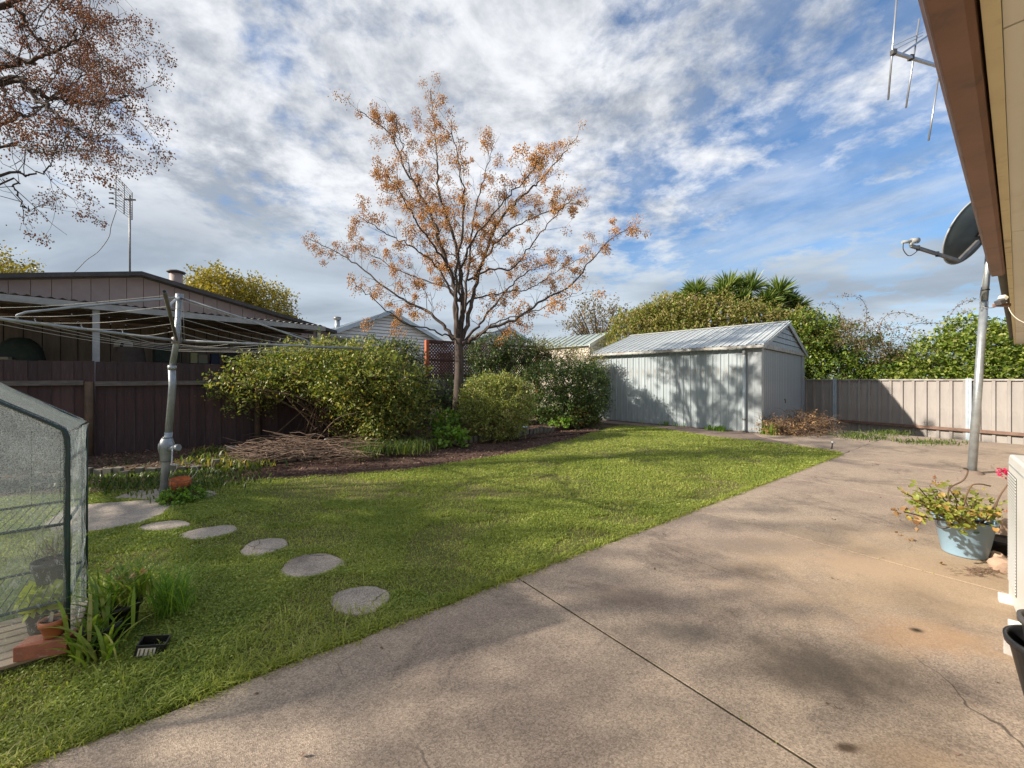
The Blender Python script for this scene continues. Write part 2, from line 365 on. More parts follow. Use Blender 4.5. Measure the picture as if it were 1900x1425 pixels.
def concrete(name, base, base2, stain, speck=.5, rust=False):
    m = bpy.data.materials.new(name); m.use_nodes = True; t = m.node_tree; b = t.nodes['Principled BSDF']
    b.inputs['Roughness'].default_value = .88; b.inputs['Specular IOR Level'].default_value = .25
    pos = nn(t, 'ShaderNodeNewGeometry').outputs['Position']
    c = mixc(t, smooth(t, noise(t, pos, .8, 5, .6, .3), .35, .65), base, base2)
    c = mixc(t, math_(t, 'MULTIPLY', smooth(t, noise(t, pos, .95, 8, .74, .6), .50, .68), .8), c, stain)
    c = mixc(t, math_(t, 'MULTIPLY', smooth(t, noise(t, pos, 5.5, 6, .7), .5, .72), .35), c, stain)
    # aggregate
    vo = nn(t, 'ShaderNodeTexVoronoi'); t.links.new(pos, vo.inputs['Vector']); vo.inputs['Scale'].default_value = 170
    sp = nn(t, 'ShaderNodeSeparateColor'); t.links.new(vo.outputs['Color'], sp.inputs[0])
    g = math_(t, 'ADD', 1-speck*.55, math_(t, 'MULTIPLY', sp.outputs[0], speck*1.1))
    g2 = math_(t, 'ADD', 1-speck*.6, math_(t, 'MULTIPLY', noise(t, pos, 175, 3, .8), speck*1.2))
    g = math_(t, 'MULTIPLY', g, g2)
    c = mixc(t, 1.0, c, comb(t, g, g, g), 'MULTIPLY')
    dots = smooth(t, noise(t, pos, 75, 2, .5), .70, .76)
    c = mixc(t, math_(t, 'MULTIPLY', dots, .6), c, (.06, .045, .035))
    vc = nn(t, 'ShaderNodeTexVoronoi', feature='DISTANCE_TO_EDGE'); vc.inputs['Scale'].default_value = .42
    vm = nn(t, 'ShaderNodeVectorMath', operation='ADD'); t.links.new(pos, vm.inputs[0]); nq = nn(t, 'ShaderNodeTexNoise'); nq.inputs['Scale'].default_value = .7; nq.inputs['Detail'].default_value = 5; t.links.new(pos, nq.inputs['Vector']); t.links.new(nq.outputs['Color'], vm.inputs[1]); t.links.new(vm.outputs[0], vc.inputs['Vector'])
    ck = math_(t, 'MULTIPLY', smooth(t, vc.outputs['Distance'], .0022, .0008), smooth(t, noise(t, pos, .9, 3), .46, .56))
    c = mixc(t, math_(t, 'MULTIPLY', ck, .75), c, (.05, .04, .032))
    if rust:  # elliptical patches
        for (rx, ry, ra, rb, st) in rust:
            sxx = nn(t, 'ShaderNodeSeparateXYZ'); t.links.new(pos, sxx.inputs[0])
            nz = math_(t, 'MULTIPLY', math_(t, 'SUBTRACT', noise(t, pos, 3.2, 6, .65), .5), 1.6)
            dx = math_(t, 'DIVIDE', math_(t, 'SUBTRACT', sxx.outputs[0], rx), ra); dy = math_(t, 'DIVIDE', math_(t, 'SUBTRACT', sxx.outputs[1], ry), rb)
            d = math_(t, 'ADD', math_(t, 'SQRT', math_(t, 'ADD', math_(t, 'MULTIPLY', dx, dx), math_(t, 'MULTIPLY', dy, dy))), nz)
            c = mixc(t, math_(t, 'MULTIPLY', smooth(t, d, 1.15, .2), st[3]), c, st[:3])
    t.links.new(c, b.inputs['Base Color'])
    bn = nn(t, 'ShaderNodeBump'); bn.inputs['Strength'].default_value = .45; bn.inputs['Distance'].default_value = .004
    h = math_(t, 'ADD', vo.outputs['Distance'], noise(t, pos, 60, 5, .7))
    t.links.new(h, bn.inputs['Height']); t.links.new(bn.outputs[0], b.inputs['Normal'])
    return m
M_['slab'] = concrete('exposed aggregate slab', (.390, .312, .240), (.335, .265, .21), (.155, .125, .104), .62,  # large warm patch adds painted sunlight; broad dark patches paint shadow over stain
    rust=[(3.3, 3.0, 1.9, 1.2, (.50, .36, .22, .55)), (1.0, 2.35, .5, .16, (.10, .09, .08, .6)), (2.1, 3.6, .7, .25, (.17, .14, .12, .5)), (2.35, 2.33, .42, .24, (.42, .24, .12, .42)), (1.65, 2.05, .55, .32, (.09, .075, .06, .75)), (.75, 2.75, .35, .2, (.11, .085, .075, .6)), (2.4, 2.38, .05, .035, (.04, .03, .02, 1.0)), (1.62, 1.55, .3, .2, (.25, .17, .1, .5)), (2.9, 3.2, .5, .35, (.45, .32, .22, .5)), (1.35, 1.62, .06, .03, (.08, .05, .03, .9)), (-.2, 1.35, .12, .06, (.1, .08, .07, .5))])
M_['stepstone'] = concrete('stepping stone', (.43, .37, .30), (.36, .31, .26), (.20, .165, .135), .7)
M_['path'] = concrete('old path', (.25, .19, .155), (.20, .155, .13), (.10, .08, .07), .3)

# ================================================================== GROUND
E = Vector((.795, .606, 0)); N = Vector((.606, -.795, 0)); O = G(960, 1075)      # slab frame: along its lawn edge, towards the house
def S(s, t, z=0): return O+E*s+N*t+Vector((0, 0, z))
Fd = Vector((.749, .662, 0)); Fn = Vector((.662, -.749, 0))                       # left fence: along, towards the lawn
def vnoise(x, y, sd=0):
    r = np.random.default_rng(sd); T = r.random((64, 64)); xi = np.floor(x).astype(int); yi = np.floor(y).astype(int); fx = x-xi; fy = y-yi
    fx = fx*fx*(3-2*fx); fy = fy*fy*(3-2*fy); a = T[xi % 64, yi % 64]; b = T[(xi+1) % 64, yi % 64]; c = T[xi % 64, (yi+1) % 64]; d = T[(xi+1) % 64, (yi+1) % 64]
    return (a*(1-fx)+b*fx)*(1-fy)+(c*(1-fx)+d*fx)*fy
def fbm(x, y, sd=0): return (vnoise(x, y, sd)+.5*vnoise(x*2.1, y*2.1, sd+1)+.25*vnoise(x*4.3, y*4.3, sd+2))/1.75
def sstep(x, a, b):
    t = np.clip((x-a)/(b-a), 0, 1); return t*t*(3-2*t)
def dip(x, y):
    s = (x-O.x)*E.x+(y-O.y)*E.y; t = (x-O.x)*N.x+(y-O.y)*N.y
    return sstep(s, 13.05, 13.35)*sstep(t, -3.1, -2.6)*.34
ax = np.concatenate([-np.geomspace(400, 18, 14), np.linspace(-16, 20, 150), np.geomspace(22, 400, 14)])
ay = np.concatenate([-np.geomspace(200, 6, 10), np.linspace(-4, 24, 120), np.geomspace(26, 600, 16)])
gx, gy = np.meshgrid(ax, ay, indexing='ij'); gz = -.05-dip(gx, gy)
nx_, ny_ = gx.shape; idx = np.arange(nx_*ny_).reshape(nx_, ny_)
gv = np.stack([gx, gy, gz], -1).reshape(-1, 3); gf = np.stack([idx[:-1, :-1], idx[1:, :-1], idx[1:, 1:], idx[:-1, 1:]], -1).reshape(-1, 4)
tag(npobj('ground', gv, gf, M_['dirt'], origin=(0, 0, 0)), kind='structure')

def inpoly(P, x, y):
    P = np.array([(p.x, p.y) for p in P]); c = np.zeros(x.shape, bool); j = len(P)-1
    for i in range(len(P)):
        xi, yi = P[i]; xj, yj = P[j]
        c ^= ((yi > y) != (yj > y)) & (x < (xj-xi)*(y-yi)/(yj-yi+1e-12)+xi); j = i
    return c
def sheet(name, pts, z, m, thick=.06):
    mb = MB(); p = [Vector((q.x, q.y, z-thick)) for q in pts]
    a = sum(p[i].x*p[(i+1) % len(p)].y-p[(i+1) % len(p)].x*p[i].y for i in range(len(p)))
    if a < 0: p.reverse()
    mb.prism(p, (0, 0, thick)); return mb.build(name, m, origin=(0, 0, 0))
def wob(a, b, n, amp, sd):
    r = random.Random(sd); out = []
    for i in range(n):
        t = i/n; q = a.lerp(b, t); out.append(Vector((q.x+r.uniform(-amp, amp), q.y+r.uniform(-amp, amp), 0)))
    return out
# lawn outline (metres)
mulch_front = [G(165, 915), G(350, 903), G(500, 889), G(640, 880), G(760, 872), G(850, 858), G(950, 842), G(1050, 818), G(1110, 800)]
path_edge = [G(1150, 790), G(1207, 792), G(1323, 810.5), G(1455, 824), G(1552, 838)]
lawn_poly = [S(8.25, .02)]+list(reversed(path_edge))+list(reversed(mulch_front))+[Vector((-7.0, 4.9, 0)), Vector((-9.5, 3.0, 0)), Vector((-9, -1.5, 0)), Vector((-4.5, -2.0, 0)), S(-6, .02)]
sheetl = sheet('lawn', lawn_poly, 0.0, M_['lawn']); tag(sheetl, kind='structure')
fence0 = Vector((-7.8, 7.4, 0))
def FL(t, off=0, z=0): return fence0+Fd*t+Fn*off+Vector((0, 0, z))
edgepx = [(165, 890), (235, 888), (300, 885), (400, 875), (490, 862), (560, 855), (620, 846), (680, 840), (730, 834), (800, 829), (855, 824), (900, 819), (940, 812), (985, 806), (1030, 801)]
edge_pts = [G(*p) for p in edgepx]
edge_pts = [edge_pts[0]-Fd*3.2]+edge_pts
# mulch apron in front of the edging
ap = [p+Vector((0, 0, 0)) for p in edge_pts]+[G(1110, 793), G(1112, 802)]+[p+(-Fn)*-.06 for p in reversed(mulch_front)]+[Vector((-7.2, 4.7, 0))]
tag(sheet('mulch_strip', ap, .008, M_['mulch'], .05), kind='structure')
# raised bed
bed = [p+(-Fn)*.05 for p in edge_pts]+[G(1108, 783), Vector((3.1, 15.0, 0)), FL(6.9, -.05), FL(-3.4, -.05)]
tag(sheet('garden_bed', bed, .10, M_['mulch'], .14), kind='structure')

# slab panels
slab = thing('concrete_patio', None, None, (0, 0, 0)); slab['kind'] = 'structure'
mb = MB(); mb.prism([S(-7.6, .05, -.075), S(-7.6, 3.3, -.075), S(12.9, 3.3, -.075), S(12.9, .05, -.075)][::-1], (0, 0, .084)); mb.build('joint_filler', M_['joint'], slab)
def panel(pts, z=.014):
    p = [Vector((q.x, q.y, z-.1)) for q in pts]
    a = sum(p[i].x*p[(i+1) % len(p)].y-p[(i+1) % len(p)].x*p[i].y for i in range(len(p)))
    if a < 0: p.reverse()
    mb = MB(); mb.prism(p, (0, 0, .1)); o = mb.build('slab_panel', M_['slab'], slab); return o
gap = .009
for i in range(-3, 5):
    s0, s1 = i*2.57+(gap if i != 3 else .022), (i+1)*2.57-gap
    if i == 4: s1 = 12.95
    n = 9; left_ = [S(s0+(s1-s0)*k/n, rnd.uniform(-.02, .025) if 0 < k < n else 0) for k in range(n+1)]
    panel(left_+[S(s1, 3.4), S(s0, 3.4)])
# yard slab in front of the shed door
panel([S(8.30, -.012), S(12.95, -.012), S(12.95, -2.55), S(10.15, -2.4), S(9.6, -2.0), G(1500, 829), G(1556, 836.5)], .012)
pth = [G(1556, 836), G(1500, 829), G(1455, 824), G(1390, 817.5), G(1323, 810.5), G(1260, 800), G(1207, 792), G(1150, 787), G(1106, 784), Vector((3.05, 15.0, 0)), Vector((6.9, 11.0, 0)), S(9.6, -2.03)]
tag(sheet('path', pth, .006, M_['path'], .07), kind='structure')

# ------------------------------------------------------------------ stepping stones
def blob(cx, cy, rx, ry, ang, n, jit, sd, z0=-.03, z1=.022):
    r = random.Random(sd); ph = [r.uniform(0, 6.28) for _ in range(4)]; mb = MB(); top = []; 
    for k in range(n):
        a = 2*math.pi*k/n; q = 1+jit*(math.sin(2*a+ph[0])+.6*math.sin(3*a+ph[1])+.35*math.sin(5*a+ph[2]))+r.uniform(-.3, .3)*jit
        x, y = rx*q*math.cos(a), ry*q*math.sin(a); top.append(Vector((cx+x*math.cos(ang)-y*math.sin(ang), cy+x*math.sin(ang)+y*math.cos(ang), z0)))
    mb.prism(top, (0, 0, z1-z0)); return mb
steps = [(668, 1117, 57, 29, 'round pale stepping stone nearest the concrete patio'), (577, 1052, 56, 25, 'stepping stone second from the patio in the curved row'),
         (489, 1017, 43, 17, 'small rough-edged stepping stone third from the patio'), (387, 990, 46, 14, 'smooth stepping stone fourth from the patio, left of the rough one'),
         (307, 977, 46, 11, 'sunken brownish stepping stone half grown over next to the large slab')]
for i, (px, py, rx, ry, lab) in enumerate(steps):
    c = G(px, py); L = G(px-rx, py); Rr = G(px+rx, py); f_ = G(px, py+ry); b_ = G(px, py-ry)
    o = blob(c.x, (f_.y+b_.y)/2, (Rr.x-L.x)/2*.94, (b_.y-f_.y)/2*.94, 0, 34, .085, 40+i, z1=.014 if i < 4 else .009).build('stepping_stone', M_['stepstone']); bevel(o, .008, 2)
    tag(o, lab, 'stepping stone', 'stepping stones in the lawn')
bs = [(168, 990), (215, 981), (262, 972), (300, 957), (322, 938), (300, 930), (255, 931), (200, 935), (168, 937), (120, 946), (80, 975), (110, 996)]
o = sheet('ground_slab', [G(*p) for p in bs], .018, M_['stepstone'], .05); bevel(o, .01, 2); tag(o, 'large irregular flat concrete slab beside the greenhouse', 'slab')
for k, (pts, lab) in enumerate([([(210, 926), (245, 913), (300, 908), (330, 911), (334, 925), (296, 931)], 'pale concrete pad round the foot of the clothesline pole'),
                 ([(352, 921), (372, 912), (398, 913), (402, 919), (380, 926), (358, 927)], 'small flat stone right of the clothesline pole')]):
    o = sheet('ground_slab', [G(*p) for p in pts], .015+.002*k, M_['stepstone'], .05); bevel(o, .008, 2); tag(o, lab, 'slab')

# ------------------------------------------------------------------ bed edging bricks
ed = thing('bed_edging', 'curved row of upright weathered edging bricks along the garden bed', 'edging', tuple(edge_pts[3]))
path = []
for a, b in zip(edge_pts[:-1], edge_pts[1:]):
    L = (b-a).length; k = max(1, int(L/.125))
    for i in range(k): path.append((a.lerp(b, i/k), (b-a).normalized()))
mb = MB(); mb.box((0, 0, .07), (.105, .07, .2)); bme = mb.mesh('brick', M_['brick'])
for q, d in path:
    if rnd.random() < .06: continue
    M = fr(q+Vector((rnd.uniform(-.015, .015), rnd.uniform(-.02, .02), rnd.uniform(-.04, .015))), d) @ Matrix.Rotation(rnd.uniform(-.14, .14), 4, 'X') @ Matrix.Rotation(rnd.uniform(-.1, .1), 4, 'Y') @ Matrix.Diagonal((rnd.uniform(.85, 1.12), 1, rnd.uniform(.9, 1.15), 1))
    o = place(bme, 'brick', ed, M)

# ================================================================== LEFT FENCE
lf = thing('paling_fence', 'dark weathered paling fence with grey top rail on the left boundary', 'fence', tuple(FL(0)))
pw = .135; tm = []
for v_ in range(4):
    mb = MB(); r = random.Random(v_)
    mb.add([(0, 0, 0), (pw+.012, 0, 0), (pw+.012, .016, 0), (0, .016, 0), (0, 0, 1.83), (pw+.012, 0, 1.83), (pw+.012, .016, 1.83), (0, .016, 1.83)],
           [(0, 3, 2, 1), (4, 5, 6, 7), (0, 1, 5, 4), (1, 2, 6, 5), (2, 3, 7, 6), (3, 0, 4, 7)]); tm.append(mb.mesh('paling', M_['paling']))
t = -3.3; i = 0
while t < 7.05:
    h = 0 if t < 2.55 else -.22
    M = fr(FL(t, .0 if i % 2 else .019, .0+h+rnd.uniform(-.012, .012)), Fd) @ Matrix.Rotation(rnd.uniform(-.008, .008), 4, 'Y')
    place(tm[i % 4], 'paling', lf, M); t += pw; i += 1
for a, b in ((-3.3, -.06), (.08, 2.6)):
    mb = MB(); mb.beam(FL(a, .065, 1.42), FL(b, .065, 1.44), .05, .085); mb.build('rail', M_['greywood'], lf)
mb = MB(); mb.beam(FL(2.6, .065, 1.25), FL(7.0, .065, 1.25), .05, .085); mb.build('rail', M_['greywood'], lf)
for a in (-2.7, .01, 2.65, 5.2):
    mb = MB(); mb.tube([FL(a, .085, 0), FL(a, .085, 1.46 if a < 2 else 1.5)], [.065, .058], 10); mb.build('post', M_['cane'], lf)

# ================================================================== RIGHT FENCE
FR0 = Vector((11.52, 15.7, 0)); Rd = Vector((2.51, -4.7, 0)).normalized(); Rn = Vector((-Rd.y, Rd.x, 0))  # Rn points away?
if Rn.dot(Vector((-1, -1, 0))) < 0: Rn = -Rn
rf = thing('sheet_metal_fence', 'pinkish beige ribbed steel fence across the end of the yard', 'fence', tuple(FR0))
mb = MB(); pwid = .283; hgt = 1.86; prof = [(0, 0), (.195, 0), (.203, .048), (.268, .048), (pwid, 0)]
vs = [(x, y, z) for z in (0, hgt) for x, y in prof]; mb.add(vs, [(k, k+1, 5+k+1, 5+k) for k in range(4)]); fpm = mb.mesh('fence_panel', M_['fencepanel'])
def RF(t, off=0, z=0): return FR0+Rd*t+Rn*off+Vector((0, 0, z))
Rlen = 9.6
n = int((Rlen+1.2)/pwid)
for i in range(n):
    # local y must point to the yard
    M = fr(RF(-1.2+(i+1)*pwid, 0, -.38), -Rd)
    if (M.to_3x3() @ Vector((0, 1, 0))).dot(Rn) < 0: M = fr(RF(-1.2+i*pwid, 0, -.38), Rd)
    place(fpm, 'fence_panel', rf, M)
mb = MB(); mb.beam(RF(-1.2, .022, 1.488), RF(Rlen, .022, 1.488), .085, .045); mb.build('top_rail', M_['fencerail'], rf)
mb = MB(); mb.beam(RF(-1.2, .085, -.005), RF(Rlen, .085, -.005), .07, .085); mb.build('bottom_rail', M_['rustrail'], rf)
for a in (.95, 4.31, 7.67):
    mb = MB()
    for q in (-.035, .035): mb.beam(RF(a+q, .05, -.38), RF(a+q, .05, 1.53), .03, .05, up=Rd)
    mb.beam(RF(a, .03, -.38), RF(a, .03, 1.53), .05, .03, up=Rd)
    mb.build('post', M_['bluepost'], rf)
mb = MB(); mb.lathe([(0, -.045), (.03, -.035), (.045, 0), (.03, .035), (0, .045)], RF(.98, .14, .03), 12)
tag(mb.build('ball', M_['whitepaint']), 'small white ball resting on the end of the rusty fence rail', 'ball')

# ================================================================== SHED
A = Vector((3.14, 15.1, 0)); B = Vector((6.88, 11.06, 0)); D = Vector((11.0, 15.1, 0)); Cc = A+(D-B)
sl_ = (B-A); Ls = sl_.length; sd = sl_.normalized(); fd = (D-B).normalized(); Lf = (D-B).length
so_ = Vector((sd.y, -sd.x, 0)); so_ = so_ if so_.dot(Vector((-1, -1, 0))) > 0 else -so_      # outwards from long wall
fo = Vector((fd.y, -fd.x, 0)); fo = fo if fo.dot(Vector((1, -1, 0))) > 0 else -fo             # outwards from door wall
EZ, RZ = 2.47, 3.36
shed = thing('garden_shed', 'pale blue-grey steel garage shed with ribbed walls and low gable roof', 'shed', tuple(B))
# long wall panels
np_ = 25; pw_ = Ls/np_
mb = MB(); prof = [(0, 0), (.012, .022), (.032, .022), (.044, 0), (pw_*.5, 0), (pw_*.5+.006, .005), (pw_*.5+.014, .005), (pw_*.5+.02, 0), (pw_, 0)]
vs = [(x, -y, z) for z in (.03, EZ-.02) for x, y in prof]; k_ = len(prof); mb.add(vs, [(k, k+1, k_+k+1, k_+k) for k in range(k_-1)]); wpm = mb.mesh('wall_panel', M_['shedwall'])
def side(o, d, out):
    M = fr(o, d)
    if (M.to_3x3() @ Vector((0, -1, 0))).dot(out) < 0: raise Exception('side')
    return M
for i in range(np_):
    M = side(A+sd*(i*pw_), sd, so_) if True else None
    place(wpm, 'wall_panel', shed, M)
# back and far walls, plain
mb = MB(); mb.beam(A+fd*.02+Vector((0, 0, EZ/2)), Cc-fd*.02+Vector((0, 0, EZ/2)), .03, EZ-.05)
mb.beam(Cc+Vector((0, 0, EZ/2)), D+Vector((0, 0, EZ/2)), .03, EZ-.05)
mb.prism([A+Vector((0, 0, EZ-.02)), Cc+Vector((0, 0, EZ-.02)), (A+Cc)/2+Vector((0, 0, RZ-.05))], sd*.03)
mb.build('rear_wall', M_['shedwall'], shed)
# door wall : corner columns, tilting door, gable boards
colw = .42
mb = MB(); mb.box(B+fd*.09+Vector((0, 0, EZ/2))-fo*.02, (.18, .05, EZ-.03), Matrix((fd, -fo, Vector((0, 0, 1)))).transposed()); mb.build('corner_post', M_['shedtrim'], shed)
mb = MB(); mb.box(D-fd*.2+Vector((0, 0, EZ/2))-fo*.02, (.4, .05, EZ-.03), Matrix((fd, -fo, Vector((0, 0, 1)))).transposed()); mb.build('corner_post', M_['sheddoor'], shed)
d0 = B+fd*.2; dl = Lf-.62; nd = 24; dw = dl/nd
mb = MB(); prof = [(0, 0), (.02, .012), (dw-.02, .012), (dw, 0)]
DZ = 2.36
vs = [(x, -y, z) for z in (.04, DZ) for x, y in prof]; mb.add(vs, [(k, k+1, 4+k+1, 4+k) for k in range(3)]); dpm = mb.mesh('door_panel', M_['sheddoor'])
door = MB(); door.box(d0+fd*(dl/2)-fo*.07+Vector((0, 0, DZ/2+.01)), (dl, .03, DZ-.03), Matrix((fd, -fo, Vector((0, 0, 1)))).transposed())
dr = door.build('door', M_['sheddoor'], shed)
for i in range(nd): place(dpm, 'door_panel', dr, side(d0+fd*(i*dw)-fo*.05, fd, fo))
hb = d0+fd*(dl*.52)-fo*.03+Vector((0, 0, .85))
mb = MB(); mb.beam(hb-fd*.12, hb+fd*.12, .03, .025); mb.beam(hb-Vector((0, 0, .12)), hb+Vector((0, 0, .02)), .025, .02, up=fd); mb.build('handle', M_['galvdark'], dr)
mb = MB(); mb.beam(B+fd*.0+fo*.01+Vector((0, 0, DZ+.07)), D+fo*.01+Vector((0, 0, DZ+.07)), .05, .12); mb.build('lintel', M_['shedrust'], shed)
mid_ = (B+D)/2; slope = (RZ-EZ)/(Lf/2)
nb = 5; bh = (RZ-EZ-.05)/nb
for i in range(nb):
    z0 = EZ+i*bh; z1 = z0+bh-.012; h0 = (Lf/2-.12)*(1-(z0-EZ)/(RZ-EZ)); h1 = max((Lf/2-.12)*(1-(z1-EZ)/(RZ-EZ)), .02)
    p = [mid_-fd*h0+Vector((0, 0, z0)), mid_+fd*h0+Vector((0, 0, z0)), mid_+fd*h1+Vector((0, 0, z1)), mid_-fd*h1+Vector((0, 0, z1))]
    p[0] += fo*.022; p[1] += fo*.022
    mb = MB(); mb.prism(p, -fo*.02); mb.build('gable_board', M_['shedwall'], shed)
# roof sheets
oh = .14; nrib = 25; rw = (Ls+.2)/nrib; ns = (Lf/2)+oh; rl = math.hypot(ns, ns*slope)
mb = MB(); prof = [(0, 0), (.01, .028), (.03, .028), (.04, 0), (rw*.5, 0), (rw*.5+.01, .012), (rw*.5+.02, 0), (rw, 0)]
vs = [(x, y, z) for y in (0, rl) for x, z in prof]; k_ = len(prof); mb.add(vs, [(k, k+1, k_+k+1, k_+k) for k in range(k_-1)]); rpm = mb.mesh('roof_sheet', M_['shedroof'])
for sgn in (0, 1):
    for i in range(nrib):
        if sgn == 0:
            up = fd+Vector((0, 0, slope)); o0 = A-sd*.1+sd*(i*rw)-fd*oh+Vector((0, 0, EZ-oh*slope+.03)); x = sd
        else:
            up = -fd+Vector((0, 0, slope)); o0 = Cc-sd*.1+sd*((i+1)*rw)+fd*oh+Vector((0, 0, EZ-oh*slope+.03)); x = -sd
        y = up.normalized(); z = x.cross(y)
        if z.z < 0: o0 = o0+x*rw; x = -x; z = x.cross(y)
        M = Matrix((x, y, z)).transposed().to_4x4(); M.translation = o0; place(rpm, 'roof_sheet', shed, M)
ra = (A+Cc)/2-sd*.12+Vector((0, 0, RZ+.04)); rb = (B+D)/2+sd*.1+Vector((0, 0, RZ+.04))
mb = MB()
for q in (-1, 1):
    a = fd*q; mb.prism([ra, rb, rb+a*.16+Vector((0, 0, -.16*slope+.012)), ra+a*.16+Vector((0, 0, -.16*slope+.012))], (0, 0, .012))
mb.build('ridge_cap', M_['shedtrim'], shed)
# barges
for q, P0 in ((1, B-fd*oh), (-1, D+fd*oh)):
    mb = MB(); e0 = P0+fo*.05+Vector((0, 0, EZ-oh*slope)); e1 = mid_+fo*.05+Vector((0, 0, RZ)); mb.prism([e0+Vector((0, 0, -.10)), e1+Vector((0, 0, -.10)), e1+Vector((0, 0, .055)), e0+Vector((0, 0, .055))], fo*.03); mb.build('barge_board', M_['shedtrim'], shed)
# gutter + downpipe
gz_ = EZ-oh*slope-.02
mb = MB(); g0 = A-sd*.1+so_*(oh+.03)+Vector((0, 0, gz_)); g1 = B+sd*.1+so_*(oh+.03)+Vector((0, 0, gz_))
mb.beam(g0, g1, .09, .07); mb.build('gutter', M_['shedrust'], shed)
dp = B-sd*.42+so_*.07
mb = MB(); mb.tube([dp+Vector((0, 0, gz_)), dp+Vector((0, 0, .12)), dp+so_*.05+Vector((0, 0, .04))], .045, 12); mb.build('downpipe', M_['shedwall'], shed)
for z in (.35, 2.2):
    mb = MB(); mb.tube([dp+Vector((0, 0, z)), dp+Vector((0, 0, z+.05))], .05, 12); mb.build('pipe_bracket', M_['galvdark'], dr.parent)
fp = B-sd*.2+so_*.01
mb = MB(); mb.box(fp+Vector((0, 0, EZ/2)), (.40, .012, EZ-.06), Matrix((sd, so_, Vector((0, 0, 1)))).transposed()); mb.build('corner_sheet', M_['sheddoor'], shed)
mb = MB(); mb.prism([A-sd*.0+Vector((0, 0, -.4)), B+Vector((0, 0, -.4)), D+Vector((0, 0, -.4)), Cc+Vector((0, 0, -.4))], (0, 0, .43)); mb.build('footing', M_['path'], shed)

# ================================================================== NEIGHBOUR VERANDAH BUILDING (left)
g = Vector((.68, .733, 0)).normalized(); nbk = Vector((-g.y, g.x, 0))
P0 = Vector((-9.74, 7.64, 0))
def V_(t, d=0, z=0): return P0+g*t+nbk*d+Vector((0, 0, z))
nb_ = thing('neighbour_house', 'low building beyond the dark fence with pinkish gable and open verandah', 'house', tuple(V_(2, 3)))
VT0, VT1 = -2.6, 6.05
mb = MB(); mb.beam(V_(VT0, 0, 3.08), V_(VT1, 0, 3.02), .10, .13); mb.build('gutter', M_['fascia'], nb_)
# corrugated verandah roof
nr = 56; cw = (VT1-VT0)/nr
mb = MB(); vs = []; 
for j, d in enumerate((-.04, 3.0)):
    for i in range(nr*4+1):
        x = VT0+i*cw/4; vs.append(V_(x, d, 3.17-.007*(x-VT0)+j*.14+.018*math.cos(i*math.pi/2)))
m_ = nr*4+1; mb.add(vs, [(i, i+1, m_+i+1, m_+i) for i in range(m_-1)]); mb.build('verandah_roof', M_['verroof'], nb_)
for t_ in (-1.6, .95+.32, 5.9):
    mb = MB(); mb.beam(V_(t_, .1, 0), V_(t_, .1, 3.03), .11, .11, up=g); mb.build('post', M_['fascia'], nb_)
for t_ in np.arange(VT0+.3, VT1, .9):
    mb = MB(); mb.beam(V_(t_, .06, 3.06), V_(t_, 3.0, 3.2), .05, .12); mb.build('rafter', M_['timberdark'], nb_)
for d in (.9, 1.9):
    mb = MB(); mb.beam(V_(VT0, d, 3.02), V_(VT1, d, 2.98), .06, .09); mb.build('purlin', M_['timberdark'], nb_)
# back wall boards
bw = .30
for i in range(int((VT1+2.4-VT0)/bw)):
    tt = VT0+i*bw; mb = MB(); mb.box(V_(tt+bw/2, 3.02, 1.55), (bw-.018, .03, 3.1), fr((0, 0, 0), g).to_3x3()); mb.build('wall_board', M_['boardwall'], nb_)
mb = MB(); mb.beam(V_(VT0, 3.08, 1.5), V_(VT1+2.4, 3.08, 1.5), .04, 3.0); mb.build('wall', M_['timberdark'], nb_)
mb = MB(); mb.beam(V_(VT1-.25, .25, 1.3), V_(VT1-.25, 3.0, 1.3), .08, 2.6); mb.build('side_wall', M_['boardwall'], nb_)
# gable sheets
apx, apz, gs = 2.2, 4.36, .215
i = 0; tt = -2.5
while tt < 7.4:
    t1 = min(tt+.34, 7.4); za = apz-abs(tt-apx)*gs; zb = apz-abs(t1-.012-apx)*gs
    poly = [V_(tt, 2.96, 3.0), V_(t1-.012, 2.96, 3.0), V_(t1-.012, 2.96, zb)]+([V_(apx, 2.96, apz)] if tt < apx < t1 else [])+[V_(tt, 2.96, za)]
    mb = MB(); mb.prism(poly, nbk*.03); mb.build('gable_sheet', M_['gable'], nb_); tt = t1
for q in (-1, 1):
    e_ = apx+q*(4.9 if q < 0 else 5.4); mb = MB(); ez = apz-abs(e_-apx)*gs
    poly = [V_(apx, 2.7, apz+.02), V_(e_, 2.7, ez+.02), V_(e_, 2.7, ez+.13), V_(apx, 2.7, apz+.13)]
    mb.prism(poly, nbk*8); mb.build('roof', M_['darkroof'], nb_)
ch = W(327, 545, 12.2); mb = MB(); mb.tube([Vector((ch.x, ch.y, 3.9)), Vector((ch.x, ch.y, 4.74))], .16, 16); fl = mb.build('chimney', M_['gable'], nb_)
mb = MB(); mb.lathe([(.01, .12), (.22, .06), (.24, .03), (.2, 0), (0, 0)], (ch.x, ch.y, 4.72), 16); mb.build('chimney_cap', M_['darkroof'], fl)

